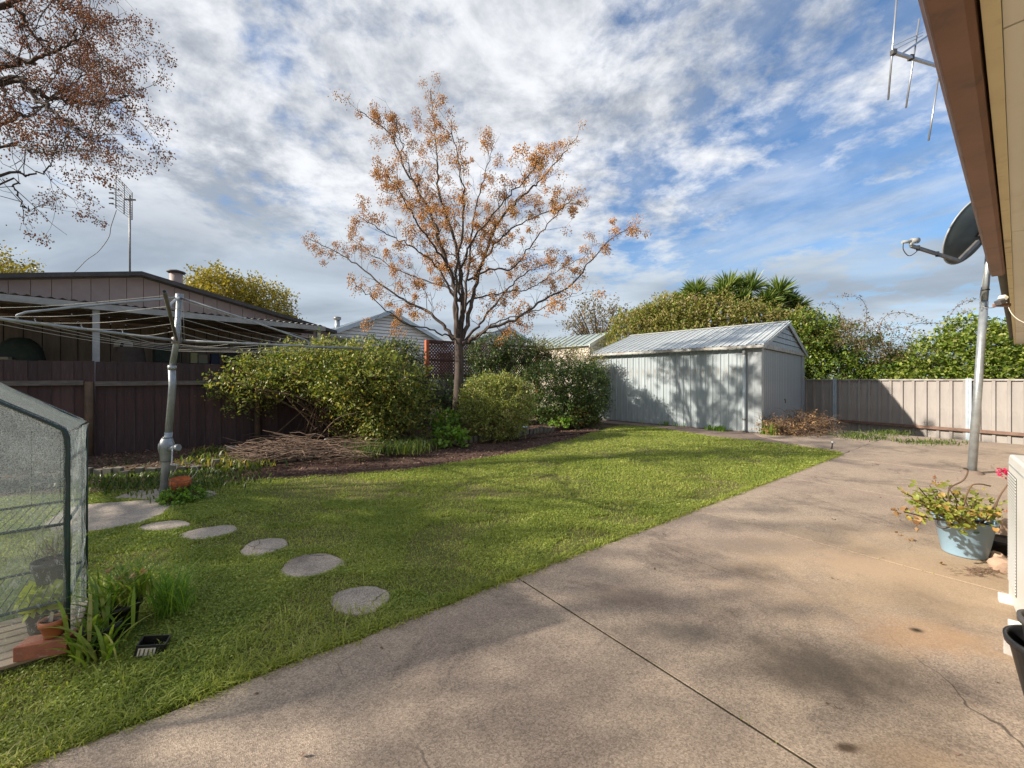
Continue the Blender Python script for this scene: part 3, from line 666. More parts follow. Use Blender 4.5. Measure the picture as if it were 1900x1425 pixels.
# verandah clutter
q = W(37, 668, 9.3)
mb = MB(); r_ = random.Random(4)
mb.lathe([(.05, .52), (.2, .5), (.36, .38), (.46, .2), (.5, 0), (.45, -.4)], q, 22, sxy=(1, .6)); c_ = tag(mb.build('covered_barbecue', M_['darkgreen']), 'rounded dark green covered barbecue against the verandah wall', 'barbecue')
mb = MB(); mb.box(q+Vector((-.03, -.36, -.12)), (.5, .08, .34)); tag(mb.build('folded_cloth', M_['tan']), 'patterned tan cloth draped on the dark covered barbecue', 'cloth')
mb = MB(); q = W(229, 642, 9.5); mb.lathe([(0, .03), (.2, .03), (.235, 0), (.2, -.02), (0, -.02)], (0, 0, 0), 24, sxy=(1, .75), M=Matrix.Rotation(R(90), 3, 'X'))
mb.v = [p+q for p in mb.v]; dd = tag(mb.build('hanging_disc', M_['paleobj']), 'pale oval disc with a dark slot hanging beside the verandah post', 'disc', )
mb = MB(); mb.box(q+Vector((0, -.04, .01)), (.05, .03, .12), Matrix.Rotation(.3, 3, 'Y')); mb.build('slot', M_['blackshade'], dd)
mb = MB(); q = W(240, 668, 9.6); mb.lathe([(.26, .3), (.3, 0), (.28, -1.0)], q, 16); mb.lathe([(0, .3), (.26, .3)], q, 16); tag(mb.build('drum', M_['timberdark']), 'dark brown drum standing under the pale disc', 'drum')
sh = thing('shelf_bench', 'long dark bench along the shaded verandah wall', 'bench', tuple(W(370, 676, 11)))
mb = MB(); a_ = W(285, 672, 10.3); b__ = W(440, 676, 12.4); a_.z = b__.z = 1.92; mb.beam(a_, b__, .5, .05); mb.build('bench_top', M_['timberdark'], sh)
for q in (a_, b__): mb = MB(); mb.beam(Vector((q.x, q.y, 0)), Vector((q.x, q.y, 1.9)), .08, .08, up=g); mb.build('leg', M_['timberdark'], sh)
for (px, wd_, hh, mm, lab) in [(352, .16, .3, 'yellowlime', 'yellow-green carton standing on the dark bench'), (368, .22, .26, 'tan', 'tan rounded box next to the carton on the dark bench'), (392, .2, .3, 'darkblue', 'dark blue crate in the middle of the dark bench'), (405, .14, .22, 'rustrail', 'reddish tin right of the dark blue crate'), (425, .3, .34, 'blackplastic', 'black box at the right end of the dark bench'), (305, .5, .4, 'darkgreen', 'wide dark green bin at the left end of the dark bench')]:
    t_ = (px-285)/155; q = a_.lerp(b__, t_); mb = MB(); mb.box(Vector((q.x, q.y, 1.947+hh/2)), (wd_, wd_, hh), fr((0, 0, 0), g).to_3x3()); o = mb.build('storage_box', M_[mm]); bevel(o, .02); tag(o, lab, 'box')

# grid antenna
an = thing('grid_antenna', 'tall mast with grid television antenna behind the pinkish gable', 'antenna', tuple(W(241, 516, 11.6)))
mp = W(241, 516, 11.6); mb = MB(); mb.tube([Vector((mp.x, mp.y, 4.1)), W(241, 362, 11.6)], .022, 8); mb.build('mast', M_['galvdark'], an)
g0, g1, g2, g3 = W(215, 325, 11.3), W(215, 386, 11.3), W(245, 357, 11.75), W(245, 408, 11.75)
mb = MB()
for a_, b__ in ((g0, g1), ((g0+g2)/2, (g1+g3)/2), (g2, g3)): mb.tube([a_, b__], .013, 6)
mb.build('frame', M_['galvdark'], an)
for i in range(13): f = i/12; mb = MB(); mb.tube([g0.lerp(g1, f), g2.lerp(g3, f)], .006, 5); mb.build('rod', M_['galvdark'], an)
mb = MB()
for i in range(4):
    c_ = g0.lerp(g1, .3+.17*i).lerp(g2.lerp(g3, .3+.17*i), .4)+Vector((-.12, -.2, 0)); mb.beam(c_-Vector((.04, .03, 0)), c_+Vector((.04, .03, .03)), .02, .03); mb.tube([c_, c_+Vector((.12, .2, 0))], .008, 5)
mb.build('dipole', M_['galvdark'], an)
mb = MB(); mb.beam(W(232, 370, 11.55), W(252, 371, 11.65), .03, .04); mb.build('clamp', M_['galvdark'], an)
cb = spline([W(216, 390, 11.3), W(206, 420, 11.35), W(202, 440, 11.35), W(183, 466, 11.35), W(160, 483, 11.3), W(140, 503, 11.2), W(112, 524, 11.1)], 5)
mb = MB(); mb.tube(cb, .009, 5); mb.build('cable', M_['cable'], an)

# ================================================================== WHITE HOUSES
def gablehouse(name, label, apex_px, Yd, d, half, slope_, zlow, mw, mr, depth, boardh, over=.35):
    d = Vector(d).normalized(); back = Vector((-d.y, d.x, 0)); Aq = W(*apex_px, Yd); Az = Aq.z; base = Vector((Aq.x, Aq.y, 0))
    h = thing(name, label, 'house', (base.x, base.y, 0)); z = Az-.12
    while z > zlow:
        z0 = z-boardh; hw0 = min(half, (Az-z0)/slope_); hw1 = min(half, max((Az-z)/slope_-.02, .02)); z -= .022
        p = [base-d*hw0+Vector((0, 0, z0)), base+d*hw0+Vector((0, 0, z0)), base+d*hw1+Vector((0, 0, z)), base-d*hw1+Vector((0, 0, z))]
        p[0] -= back*.06; p[1] -= back*.06
        mb = MB(); mb.prism(p, back*.02); mb.build('weatherboard', mw, h); z = z0
    mb = MB(); ez = Az-half*slope_
    mb.prism([base-d*half+back*.06+Vector((0, 0, 0)), base+d*half+back*.06, base+d*half+back*.06+Vector((0, 0, ez)), base+back*.06+Vector((0, 0, Az-.1)), base-d*half+back*.06+Vector((0, 0, ez))], back*depth); mb.build('wall', M_['galvdark'], h)  # dark backing colour paints the shadow lines between the boards
    for q in (-1, 1):
        e_ = half+over; nst = int(depth/.35); o0 = base-back*over+Vector((0, 0, Az+.02)); dn = d*q*e_-Vector((0, 0, e_*slope_))
        for i in range(nst):
            a_ = o0+back*((depth+over)/nst*i); w__ = (depth+over)/nst-.012
            mb = MB(); mb.prism([a_, a_+back*w__, a_+back*w__+dn, a_+dn], (0, 0, .04)); mb.prism([a_+Vector((0, 0, .04)), a_+back*.05+Vector((0, 0, .04)), a_+back*.05+dn+Vector((0, 0, .04)), a_+dn+Vector((0, 0, .04))], (0, 0, .03)); mb.build('roof_sheet', mr, h)
        mb = MB(); mb.prism([o0-back*.03+Vector((0, 0, -.14)), o0-back*.03+Vector((0, 0, .1)), o0-back*.03+dn+Vector((0, 0, .1)), o0-back*.03+dn+Vector((0, 0, -.14))], back*.03); mb.build('barge_board', mr, h)
    return h
h1 = gablehouse('weatherboard_house', 'white weatherboard gable with pale metal roof behind the sprawling shrub', (722, 580), 24, (.749, .662, 0), 4.6, .445, 1.0, M_['weatherboard'], M_['bluegreyroof'], 9, .19)
fq = W(626, 605, 27); mb = MB(); mb.tube([Vector((fq.x, fq.y, 4.4)), W(626, 592, 27)], .16, 12); fl = mb.build('flue', M_['galv'], h1)
mb = MB(); mb.lathe([(.18, 0), (.24, .05), (.24, .2), (0, .24)], W(626, 594, 27), 12); mb.build('flue_cap', M_['galvdark'], fl)
h2 = gablehouse('weatherboard_house', 'second white gable to the right of the berry tree trunk', (937, 608), 28, (.749, .662, 0), 4.3, .42, 1.0, M_['weatherboard'], M_['bluegreyroof'], 10, .21)
# small cream outbuilding: gable end faces front-right, long side front-left
cq = Vector((3.65, 19.0, 0)); d1 = Vector((.749, .662, 0)); d2 = Vector((-.68, .733, 0)).normalized()
ob = thing('cream_outbuilding', 'small cream weatherboard outbuilding with greenish roof left of the grey shed', 'shed', tuple(cq))
ez, rz, hw = 3.15, 3.75, 1.35
for i in range(14):
    z0 = .6+i*.182
    mb = MB(); p0 = cq+Vector((0, 0, z0)); mb.prism([p0-d1*.035, p0-d1*.035+d2*5, p0+d2*5+Vector((0, 0, .178)), p0+Vector((0, 0, .178))], d1*.02); mb.build('weatherboard', M_['cream'], ob)
for i in range(18):
    z0 = .6+i*.17; z1 = z0+.166; h0 = hw if z0 < ez else hw*(1-(z0-ez)/(rz-ez)); h1_ = hw if z1 < ez else max(hw*(1-(z1-ez)/(rz-ez)), .01)
    c0 = cq+d1*hw; mb = MB(); mb.prism([c0-d1*h0-d2*.035+Vector((0, 0, z0)), c0+d1*h0-d2*.035+Vector((0, 0, z0)), c0+d1*h1_+Vector((0, 0, z1)), c0-d1*h1_+Vector((0, 0, z1))], d2*.02); mb.build('weatherboard', M_['weatherboard'], ob)
mb = MB(); mb.prism([cq+d1*.03+d2*.03, cq+d1*2.65+d2*.03, cq+d1*2.65+d2*.03+Vector((0, 0, ez)), cq+d1*hw+d2*.03+Vector((0, 0, rz-.05)), cq+d1*.03+d2*.03+Vector((0, 0, ez))], d2*5); mb.build('wall', M_['cream'], ob)
for q in (-1, 1):
    c0 = cq+d1*hw-d2*.15+Vector((0, 0, rz+.03)); dn = d1*q*(hw+.2)-Vector((0, 0, (hw+.2)*(rz-ez)/hw))
    for i in range(14):
        a_ = c0+d2*(i*.38); mb = MB(); mb.prism([a_, a_+d2*.365, a_+d2*.365+dn, a_+dn], (0, 0, .03)); mb.prism([a_+Vector((0, 0, .03)), a_+d2*.05+Vector((0, 0, .03)), a_+d2*.05+dn+Vector((0, 0, .03)), a_+dn+Vector((0, 0, .03))], (0, 0, .035)); mb.build('roof_sheet', M_['greenroof'], ob)
    mb = MB(); mb.prism([c0-d2*.03+Vector((0, 0, -.1)), c0-d2*.03+Vector((0, 0, .07)), c0-d2*.03+dn+Vector((0, 0, .07)), c0-d2*.03+dn+Vector((0, 0, -.1))], d2*.025); mb.build('barge_board', M_['weatherboard'], ob)

# ================================================================== LATTICE SCREEN
ls = thing('lattice_screen', 'red-brown lattice screen with orange end post behind the fence', 'screen', tuple(W(793, 700, 13.2)))
la, lb = W(792, 700, 13.0), W(997, 700, 16.6); la.z = lb.z = 0; ld = (lb-la).normalized(); LL = (lb-la).length
mb = MB(); mb.beam(la+Vector((0, 0, .3)), la+Vector((0, 0, 2.78)), .11, .11, up=ld); mb.build('post', M_['orangepost'], ls)
mb = MB(); mb.beam(lb+Vector((0, 0, .3)), lb+Vector((0, 0, 2.85)), .12, .12, up=ld); mb.build('post', M_['orangepost'], ls)
mb = MB(); mb.beam(la+Vector((0, 0, 2.74)), lb+Vector((0, 0, 2.82)), .07, .09); mb.build('top_rail', M_['lattice'], ls)
for z in (2.15, 1.62):
    mb = MB(); mb.beam(la+ld*.08+Vector((0, 0, z)), lb-ld*.08+Vector((0, 0, z)), .05, .06); mb.build('cross_rail', M_['lattice'], ls)
mb = MB()
for k in (-1, 1):
    s_ = -1.2
    while s_ < LL+1.2:
        z0, z1 = 1.5, 2.72; a_ = s_; b__ = s_+k*(z1-z0)
        lo, hi = .06, LL-.06
        def cl(s, z): return s, z
        pts = []
        for (ss, zz_) in ((a_, z0), (b__, z1)):
            pts.append([ss, zz_])
        # clip
        def at(sv): return z0+(sv-a_)/(b__-a_)*(z1-z0)
        for p in pts:
            if p[0] < lo: p[1] = at(lo); p[0] = lo
            if p[0] > hi: p[1] = at(hi); p[0] = hi
        if abs(pts[0][0]-pts[1][0]) > .03:
            off = Vector((ld.y, -ld.x, 0))*(.006*k)
            mb.beam(la+ld*pts[0][0]+Vector((0, 0, pts[0][1]))+off, la+ld*pts[1][0]+Vector((0, 0, pts[1][1]))+off, .01, .038, up=Vector((ld.y, -ld.x, 0)).cross(Vector((ld.x*(1 if b__ > a_ else -1), ld.y*(1 if b__ > a_ else -1), 1)).normalized()))
        s_ += .115
o = mb.build('lattice_slats', M_['lattice'], ls); o['kind'] = 'stuff'

# ================================================================== VEGETATION TOOLS
def unit(v): return v/np.maximum(np.linalg.norm(v, axis=-1, keepdims=True), 1e-9)
def leaves(P, D, size, rs, aspect=.5, fold=.25, jitter=.7, up=.4):
    """rhombus leaves folded along the midrib. P (n,3) base, D (n,3) growth direction"""
    n = len(P); D = unit(unit(D)+rs.normal(0, jitter, (n, 3))*.6)
    U = unit(rs.normal(0, .6, (n, 3))+np.array([0, 0, up+.5])); Sx = unit(np.cross(D, U)); Nn = np.cross(Sx, D)
    L = (size*rs.uniform(.6, 1.3, n))[:, None]; Wd = L*aspect*.5
    v0 = P; v2 = P+D*L; mid_ = P+D*L*.45; v1 = mid_+Sx*Wd+Nn*Wd*fold; v3 = mid_-Sx*Wd+Nn*Wd*fold
    V = np.stack([v0, v1, v2, v3], 1).reshape(-1, 3); b = np.arange(n)[:, None]*4
    F = np.concatenate([b+np.array([0, 1, 2]), b+np.array([0, 2, 3])], 0); return V, F
def sprays(ells, n_spray, leaf_per, slen, lsize, rs, zmin=.12, updir=.35, inner=.55, aspect=.5, lump=.22, jitter=.7):
    """sprays of leaves through lumpy ellipsoids (cx,cy,cz,rx,ry,rz)"""
    vol = np.array([e[3]*e[4]+e[4]*e[5]+e[3]*e[5] for e in ells]); which = rs.choice(len(ells), n_spray, p=vol/vol.sum()); E_ = np.array([e[:6] for e in ells])[which]
    d = unit(rs.normal(0, 1, (n_spray, 3))); rad = inner+(1-inner)*rs.random(n_spray)**.45
    ph = np.sin(d[:, 0]*5.1+which*1.7)*np.sin(d[:, 1]*4.3+which)*np.cos(d[:, 2]*4.7+which*2.3)+.5*np.sin(d[:, 0]*11+d[:, 2]*9+which)
    rad = rad*(1+lump*ph)
    P = E_[:, :3]+d*E_[:, 3:]*rad[:, None]
    keep = P[:, 2] > zmin; P = P[keep]; d = d[keep]; n = len(P)
    out = unit(d+np.array([0, 0, updir])+rs.normal(0, .35, (n, 3))); L = slen*rs.uniform(.5, 1.4, n)
    t = np.tile(np.linspace(.1, 1, leaf_per), (n, 1)); base = P[:, None]+out[:, None]*(t*L[:, None])[..., None]
    base = base+np.array([0, 0, -.25])*((t**2)*L[:, None]*.6)[..., None]
    side = unit(np.cross(out, rs.normal(0, 1, (n, 3)))); sg = np.where(np.arange(leaf_per) % 2 == 0, 1., -1.)
    dirs = out[:, None]*.7+side[:, None]*sg[None, :, None]
    base = base.reshape(-1, 3); dirs = dirs.reshape(-1, 3)
    base = base+rs.normal(0, slen*.12, base.shape)
    V, F = leaves(base, dirs, lsize, rs, aspect, jitter=jitter)
    return V, F, P, out
def join(VF):
    Vs, Fs, o = [], [], 0
    for V, F in VF:
        Vs.append(V); Fs.append(F+o); o += len(V)
    return np.concatenate(Vs), np.concatenate(Fs)
def octas(P, r, rs):
    n = len(P); r = (r*rs.uniform(.7, 1.25, n))[:, None, None]
    o = np.array([[1, 0, 0], [-1, 0, 0], [0, 1, 0], [0, -1, 0], [0, 0, 1.05], [0, 0, -1.05]], float)
    V = (P[:, None]+o[None]*r).reshape(-1, 3); f = np.array([[0, 2, 4], [2, 1, 4], [1, 3, 4], [3, 0, 4], [2, 0, 5], [1, 2, 5], [3, 1, 5], [0, 3, 5]])
    return V, (np.arange(n)[:, None, None]*6+f[None]).reshape(-1, 3)
def strips(P0, P1, r, rs):
    """thin 3-sided twigs between arrays of points"""
    n = len(P0); D = unit(P1-P0); A_ = unit(np.cross(D, rs.normal(0, 1, (n, 3)))); B_ = np.cross(D, A_); vs = []
    if not hasattr(r, 'shape'): r = np.full(n, r)
    for k in range(3):
        a = 2*math.pi*k/3; vs.append(P0+(A_*math.cos(a)+B_*math.sin(a))*r[:, None])
    for k in range(3):
        a = 2*math.pi*k/3; vs.append(P1+(A_*math.cos(a)+B_*math.sin(a))*(r*.6)[:, None])
    V = np.stack(vs, 1).reshape(-1, 3); b = np.arange(n)[:, None]*6
    F = np.concatenate([b+np.array(q) for q in ([0, 1, 4, 3], [1, 2, 5, 4], [2, 0, 3, 5])], 0); return V, F
def stuffpart(o): o['kind'] = 'stuff'; return o
def shrub(name, label, cat, base, ells, n, lp, slen, ls, mt, seed, stems=10, group=None, stem_m='cane', **kw):
    rs = np.random.default_rng(seed); b = Vector(base); o = thing(name, label, cat, tuple(b), group)
    V, F, P, out = sprays(ells, n, lp, slen, ls, rs, **kw)
    if isinstance(mt, (list, tuple)):
        nl = len(V)//4; pick = rs.random(nl)
        lo = 0.0
        for mm, fr_, pn in mt:
            s = (pick >= lo) & (pick < lo+fr_); lo += fr_; VV = V.reshape(-1, 4, 3)[s].reshape(-1, 3); k = int(s.sum()); bb = np.arange(k)[:, None]*4
            stuffpart(npobj(pn, VV, np.concatenate([bb+np.array([0, 1, 2]), bb+np.array([0, 2, 3])]), M_[mm], o))
    else: stuffpart(npobj('foliage', V, F, M_[mt], o))
    # twigs
    k = min(len(P), 1500); V2, F2 = strips(P[:k]-out[:k]*slen*.6, P[:k]+out[:k]*slen*.8, np.full(k, .004+.02*slen*.2), rs)
    mb = MB()
    for i in range(stems):
        e = ells[i % len(ells)]; d = unit(rs.normal(0, 1, 3)); d[2] = abs(d[2])*.6
        tip = Vector((e[0]+d[0]*e[3]*.8, e[1]+d[1]*e[4]*.8, e[2]+d[2]*e[5]*.8)); st = b+Vector((rs.uniform(-.15, .15), rs.uniform(-.15, .15), 0))
        m1 = st.lerp(tip, .4)+Vector((rs.uniform(-.15, .15), rs.uniform(-.15, .15), .15)); mb.tube(spline([st, m1, tip], 4), [.024-.018*j/8 for j in range(9)], 5)
    if stems: st_ = mb.build('stems', M_[stem_m], o)
    stuffpart(npobj('twigs', V2, F2, M_[stem_m], o))
    return o

# ================================================================== BERRY TREES
def tree(name, label, limbs, trunk, berry_mat, seed, twig_len=.8, n_tw=(5.0), berries=52, brad=.013, crad=.17, cl_every=.5, rise=.45, extra=0):
    """limbs: list of (points, r0, r1)"""
    rs = np.random.default_rng(seed); o = thing(name, label, 'tree', tuple(trunk[0][0]))
    mb = MB(); mb.tube(spline(trunk[0], 5), np.interp(np.linspace(0, 1, 5*(len(trunk[0])-1)+1), np.linspace(0, 1, len(trunk[1])), trunk[1]).tolist(), 14); tk = mb.build('trunk', M_['bark'], o)
    br = MB(); tw = MB(); tips = []
    def rv(s): return Vector(rs.normal(0, s, 3))
    def twig(p, d, L, r, lvl):
        pts = [p]; q = p.copy(); dd = d.normalized(); seg = 4
        for i in range(seg):
            dd = (dd+rv(.16)+Vector((0, 0, .10*rise))).normalized(); q = q+dd*(L/seg); pts.append(q.copy())
        tw.tube(pts, [r*(1-.6*i/seg) for i in range(seg+1)], 4 if r < .02 else 6, caps=False)
        if lvl > 0:
            k = rs.integers(1, 4)
            for j in range(k):
                t = rs.uniform(.3, .95); i = min(int(t*seg), seg-1); a = pts[i].lerp(pts[i+1], t*seg-i); ax = rv(1).normalized(); nd = (dd+ax*.9).normalized(); twig(a, nd, L*rs.uniform(.45, .75), r*.6, lvl-1)
        tips.append((pts[-1], lvl))
        if lvl == 0 and rs.random() < .12: # bare whip above the cluster
            tw.tube([pts[-1], pts[-1]+dd*L*.4+Vector((0, 0, L*.25))], [r*.35, r*.15], 3, caps=False)
    for (pts, r0, r1, dens) in limbs:
        sp = spline(pts, 6); n = len(sp); jit = [Vector((0, 0, 0))]+[rv(.022) for _ in range(n-2)]+[Vector((0, 0, 0))]; sp = [a+b for a, b in zip(sp, jit)]
        rr = [r1*.75+(r0*.62-r1*.75)*(1-i/(n-1))**1.25 for i in range(n)]; br.tube(sp, rr, 8 if r0 > .04 else 6, caps=False)
        L = sum((sp[i+1]-sp[i]).length for i in range(n-1)); cnt = int(L*n_tw*dens)
        for j in range(cnt):
            t = .22+.78*((j+rs.random())/cnt); x = t*(n-1); i = min(int(x), n-2); a = sp[i].lerp(sp[i+1], x-i); tang = (sp[i+1]-sp[i]).normalized()
            ax = rv(1); ax = (ax-tang*ax.dot(tang)).normalized(); nd = (tang*rs.uniform(.4, 1.0)+ax+Vector((0, 0, rise))).normalized()
            twig(a, nd, twig_len*rs.uniform(.5, 1.25)*(1.1-.45*t), max(.005, rr[i]*.26), 1)
        tips.append((sp[-1], 0))
    br.build('limbs', M_['bark'], tk); stuffpart(tw.build('twigs', M_['twig'], o))
    # clusters hang off the tips
    T = [t[0] for t in tips if (t[1] == 0 and rs.random() < cl_every+.25) or (t[1] > 0 and rs.random() < cl_every)]
    BP, S0, S1 = [], [], []
    for c in T:
        k = int(berries*rs.uniform(.35, 1.35)); cr = crad*rs.uniform(.6, 1.2); cc = np.array(c)-np.array([0, 0, cr*.5])
        q = unit(rs.normal(0, 1, (k, 3)))*(rs.random((k, 1))**.5)*np.array([cr, cr, cr*1.05])+cc; BP.append(q)
        m = rs.random(k) < .35; S1.append(q[m]); S0.append(np.repeat(np.array(c)[None], m.sum(), 0)*.5+q[m]*.5+rs.normal(0, .02, (m.sum(), 3)))
    BP = np.concatenate(BP); V, F = octas(BP, brad, rs); stuffpart(npobj('berries', V, F, M_[berry_mat], o))
    V, F = strips(np.concatenate(S0), np.concatenate(S1), .0022, rs); stuffpart(npobj('stalks', V, F, M_['twig'], o))
    print(name, 'clusters', len(T), 'berries', len(BP)); return o
YT = 10.6
def TL(pts, dz):
    """px points, depth offset growing along the limb"""
    n = len(pts); return [W(x, y, YT+dz*(i/(n-1))**1.1) for i, (x, y) in enumerate(pts)]
limbs = [
 (TL([(845, 632), (820, 600), (793, 577), (739, 552), (677, 503), (627, 470), (573, 443)], .6), .085, .012, 1.0),
 (TL([(857, 640), (880, 628), (904, 610), (954, 594), (1008, 556), (1062, 527), (1115, 461), (1169, 420)], -.5), .10, .012, 1.0),
 (TL([(855, 638), (882, 610), (913, 573), (950, 527), (990, 500), (1029, 482)], 1.8), .07, .012, 1.0),
 (TL([(848, 636), (846, 580), (842, 527), (815, 450), (800, 395), (770, 345), (747, 304), (722, 246), (662, 205)], -.6), .11, .012, 1.15),
 (TL([(770, 345), (752, 290), (742, 250), (728, 212)], -.9), .03, .01, 1.2),
 (TL([(852, 636), (858, 544), (842, 440), (815, 362), (811, 300), (806, 240), (799, 165)], .5), .10, .010, 1.1),
 (TL([(856, 636), (872, 570), (890, 500), (921, 420), (960, 372), (985, 350), (1008, 329), (1040, 290), (1072, 252)], .8), .10, .012, 1.15),
 (TL([(855, 636), (862, 560), (871, 482), (880, 400), (900, 320), (918, 262)], 1.6), .08, .010, 1.2),
 (TL([(846, 560), (815, 500), (788, 474), (750, 448), (714, 432), (664, 400)], -1.1), .05, .012, 1.1),
 (TL([(842, 520), (815, 440), (790, 400), (755, 372), (706, 352)], 1.2), .045, .012, 1.1),
 (TL([(868, 520), (910, 500), (954, 494), (990, 450), (1030, 400), (1060, 370)], -1.2), .05, .012, 1.1),
 (TL([(880, 520), (905, 470), (950, 425), (1010, 395), (1075, 372)], 1.0), .055, .012, 1.2),
 (TL([(852, 620), (846, 560), (850, 480), (862, 380), (850, 300), (838, 225)], -1.9), .08, .010, 1.2),
 (TL([(850, 600), (840, 540), (790, 520), (735, 500), (690, 470), (650, 440)], 2.2), .05, .010, 1.0),
 (TL([(858, 600), (870, 560), (925, 545), (985, 535), (1040, 500), (1100, 470)], 2.0), .05, .010, 1.0),
 (TL([(852, 560), (855, 500), (880, 440), (930, 380), (975, 330), (1000, 300)], -2.2), .06, .010, 1.2),
 (TL([(850, 560), (835, 500), (800, 450), (765, 400), (740, 350), (715, 320)], -2.2), .06, .010, 1.2),
 (TL([(840, 632), (800, 610), (750, 600), (700, 560), (660, 530)], -1.8), .04, .010, .7),
 (TL([(868, 636), (920, 600), (980, 580), (1030, 560), (1070, 545)], -1.8), .04, .010, .7),
]
base = G(846, 797, .1); base = Vector((W(846, 700, YT).x, YT, .0))
tree('berry_tree', 'leafless tree in the garden bed covered in orange-tan berry clusters', limbs,
     ([base, W(848, 760, YT), W(852, 690, YT), W(851, 628, YT)], [.165, .125, .115, .105]), 'berry', 11, twig_len=.68, n_tw=4.6, berries=56, brad=.0145, crad=.165, cl_every=.38)

YL = 5.6
def LL_(pts, dz, ext=None):
    n = len(pts); q = [W(x*.84, y*.94, YL+dz*(i/(n-1))) for i, (x, y) in enumerate(pts)]
    if ext: q = [Vector(e) for e in ext]+q
    return q
root = Vector((-10.6, 4.6, 2.6))
ra_ = Vector((-9.6, 4.9, 3.9))
limbs = [
 (LL_([(0, 161), (58, 176), (123, 194), (180, 201), (232, 202), (268, 192), (290, 182)], .3, [root, (-9.2, 5.1, 4.2)]), .075, .008, 1.25),
 (LL_([(0, 132), (71, 123), (106, 104), (148, 84), (190, 48)], -.5, [root, (-9.3, 5.2, 4.5)]), .07, .012, 1.3),
 (LL_([(0, 294), (70, 297), (129, 297), (177, 284)], -.9, [root, (-9.0, 5.0, 3.7)]), .04, .007, .8),
 (LL_([(0, 347), (50, 347), (90, 340), (116, 318), (118, 300)], .4, [root, (-9.2, 5.3, 3.4)]), .04, .007, .6),
 (LL_([(87, -10), (130, 12), (161, 24), (210, 40), (230, 60)], .5, [root, (-8.8, 5.4, 5.6)]), .06, .010, 1.3),
 (LL_([(0, 165), (81, 200), (135, 232), (165, 255), (194, 271), (219, 278)], -.3, [root, (-9.2, 5.0, 4.3)]), .06, .008, 1.1),
 (LL_([(0, 360), (30, 370), (45, 398), (58, 411), (77, 410)], .2, [root, (-9.0, 5.2, 3.6)]), .025, .006, .45),
 (LL_([(0, 20), (60, 60), (110, 90), (160, 130), (200, 150)], 1.2, [root, (-9.4, 5.4, 5.2)]), .055, .010, 1.3),
 (LL_([(0, 240), (60, 225), (110, 190), (170, 160), (215, 120)], 1.4, [root, (-9.4, 5.4, 4.3)]), .05, .010, 1.2),
]
for (tip, k) in [((rnd.uniform(-10.5, -6.8), rnd.uniform(-2.2, 1.3), rnd.uniform(2.8, 6.0)), 1) for _ in range(12)]+[((-7.4, 1.6, 5.4), 1), ((-7.8, .2, 4.9), 1), ((-8.8, -.6, 5.6), 1), ((-9.6, 1.2, 7.2), 1), ((-10.6, -.4, 4.4), 1), ((-12.4, 1.4, 5.8), 1), ((-14, 4.0, 5.5), 1), ((-10.6, 4.6, 8.6), 1), ((-7.6, .9, 6.6), 1), ((-8.6, 1.0, 3.9), 1), ((-9.5, -1.0, 4.3), 1), ((-8.5, -.4, 3.7), 1), ((-7.2, .8, 3.6), 1), ((-9.0, .5, 5.0), 1), ((-8.0, -.2, 4.2), 1), ((-8.6, 1.4, 4.4), 1), ((-9.8, -.2, 3.4), 1), ((-7.6, 1.8, 3.2), 1)]:  # out-of-view limbs added to cast shade on the near patio
    tip = Vector(tip); m1 = root.lerp(tip, .35)+Vector((rnd.uniform(-.3, .3), rnd.uniform(-.3, .3), .5)); m2 = root.lerp(tip, .7)+Vector((rnd.uniform(-.3, .3), rnd.uniform(-.3, .3), .35)); limbs.append(([root, m1, m2, tip], .075, .009, .9))
tree('berry_tree', 'large spreading tree with reddish brown berries reaching in from the upper left edge', limbs,
     ([Vector((-10.9, 4.4, -.05)), Vector((-10.75, 4.5, 1.3)), root], [.26, .20, .17]), 'berryred', 12, twig_len=.85, n_tw=3.5, berries=40, brad=.0115, crad=.15)

# ================================================================== YELLOW TREES
def leaftree(name, label, base, h, ells, n, lp, sl, ls_, m, seed, limbs_=9, lump=.25, inner=.35, tr=.22, aspect=.5):
    rs = np.random.default_rng(seed); o = thing(name, label, 'tree', base)
    b = Vector(base); V, F, P, out = sprays(ells, n, lp, sl, ls_, rs, zmin=1.0, inner=inner, lump=lump, aspect=aspect)
    mb = MB(); top = b+Vector((0, 0, h*.35)); mb.tube([b, b.lerp(top, .5), top], [tr, tr*.85, tr*.7], 8); mb.build('trunk', M_['bark'], o)
    mb = MB()
    for i in range(limbs_):
        e = ells[i % len(ells)]; d = unit(rs.normal(0, 1, 3)); d[2] = abs(d[2]); tip = Vector((e[0]+d[0]*e[3]*.85, e[1]+d[1]*e[4]*.85, e[2]+d[2]*e[5]*.85)); m1 = top.lerp(tip, .5)+Vector((0, 0, h*.06)); mb.tube(spline([top, m1, tip], 4), [tr*.5*(1-j/9)+.02 for j in range(9)], 5)
    stuffpart(mb.build('limbs', M_['twig'], o)); cr_ = stuffpart(npobj('crown', V, F, M_[m], o)); return o
leaftree('yellow_tree', 'golden yellow leaved tree behind the chimney of the neighbouring roof', (-18.5, 30, 0), 9, [(-21.7, 30, 6.9, 2.8, 2.6, 2.0), (-19.6, 31, 6.6, 2.4, 2.6, 2.3), (-23.7, 30, 5.8, 2.4, 2.2, 1.7), (-18.1, 30, 5.2, 1.4, 2, 1.7), (-21.2, 29, 7.7, 1.9, 2, 1.4)], 3600, 8, .8, .19, 'lf_yellow', 31, aspect=.7)
leaftree('yellow_tree', 'golden yellow leaved tree at the left edge beyond the gable', (-33, 27, 0), 9, [(-36, 27, 7.6, 3.0, 2.6, 2.6), (-33.4, 27, 6.8, 1.9, 2.6, 1.9), (-38, 27, 7, 3, 2.5, 3)], 2400, 8, .8, .19, 'lf_yellow', 32, aspect=.7)
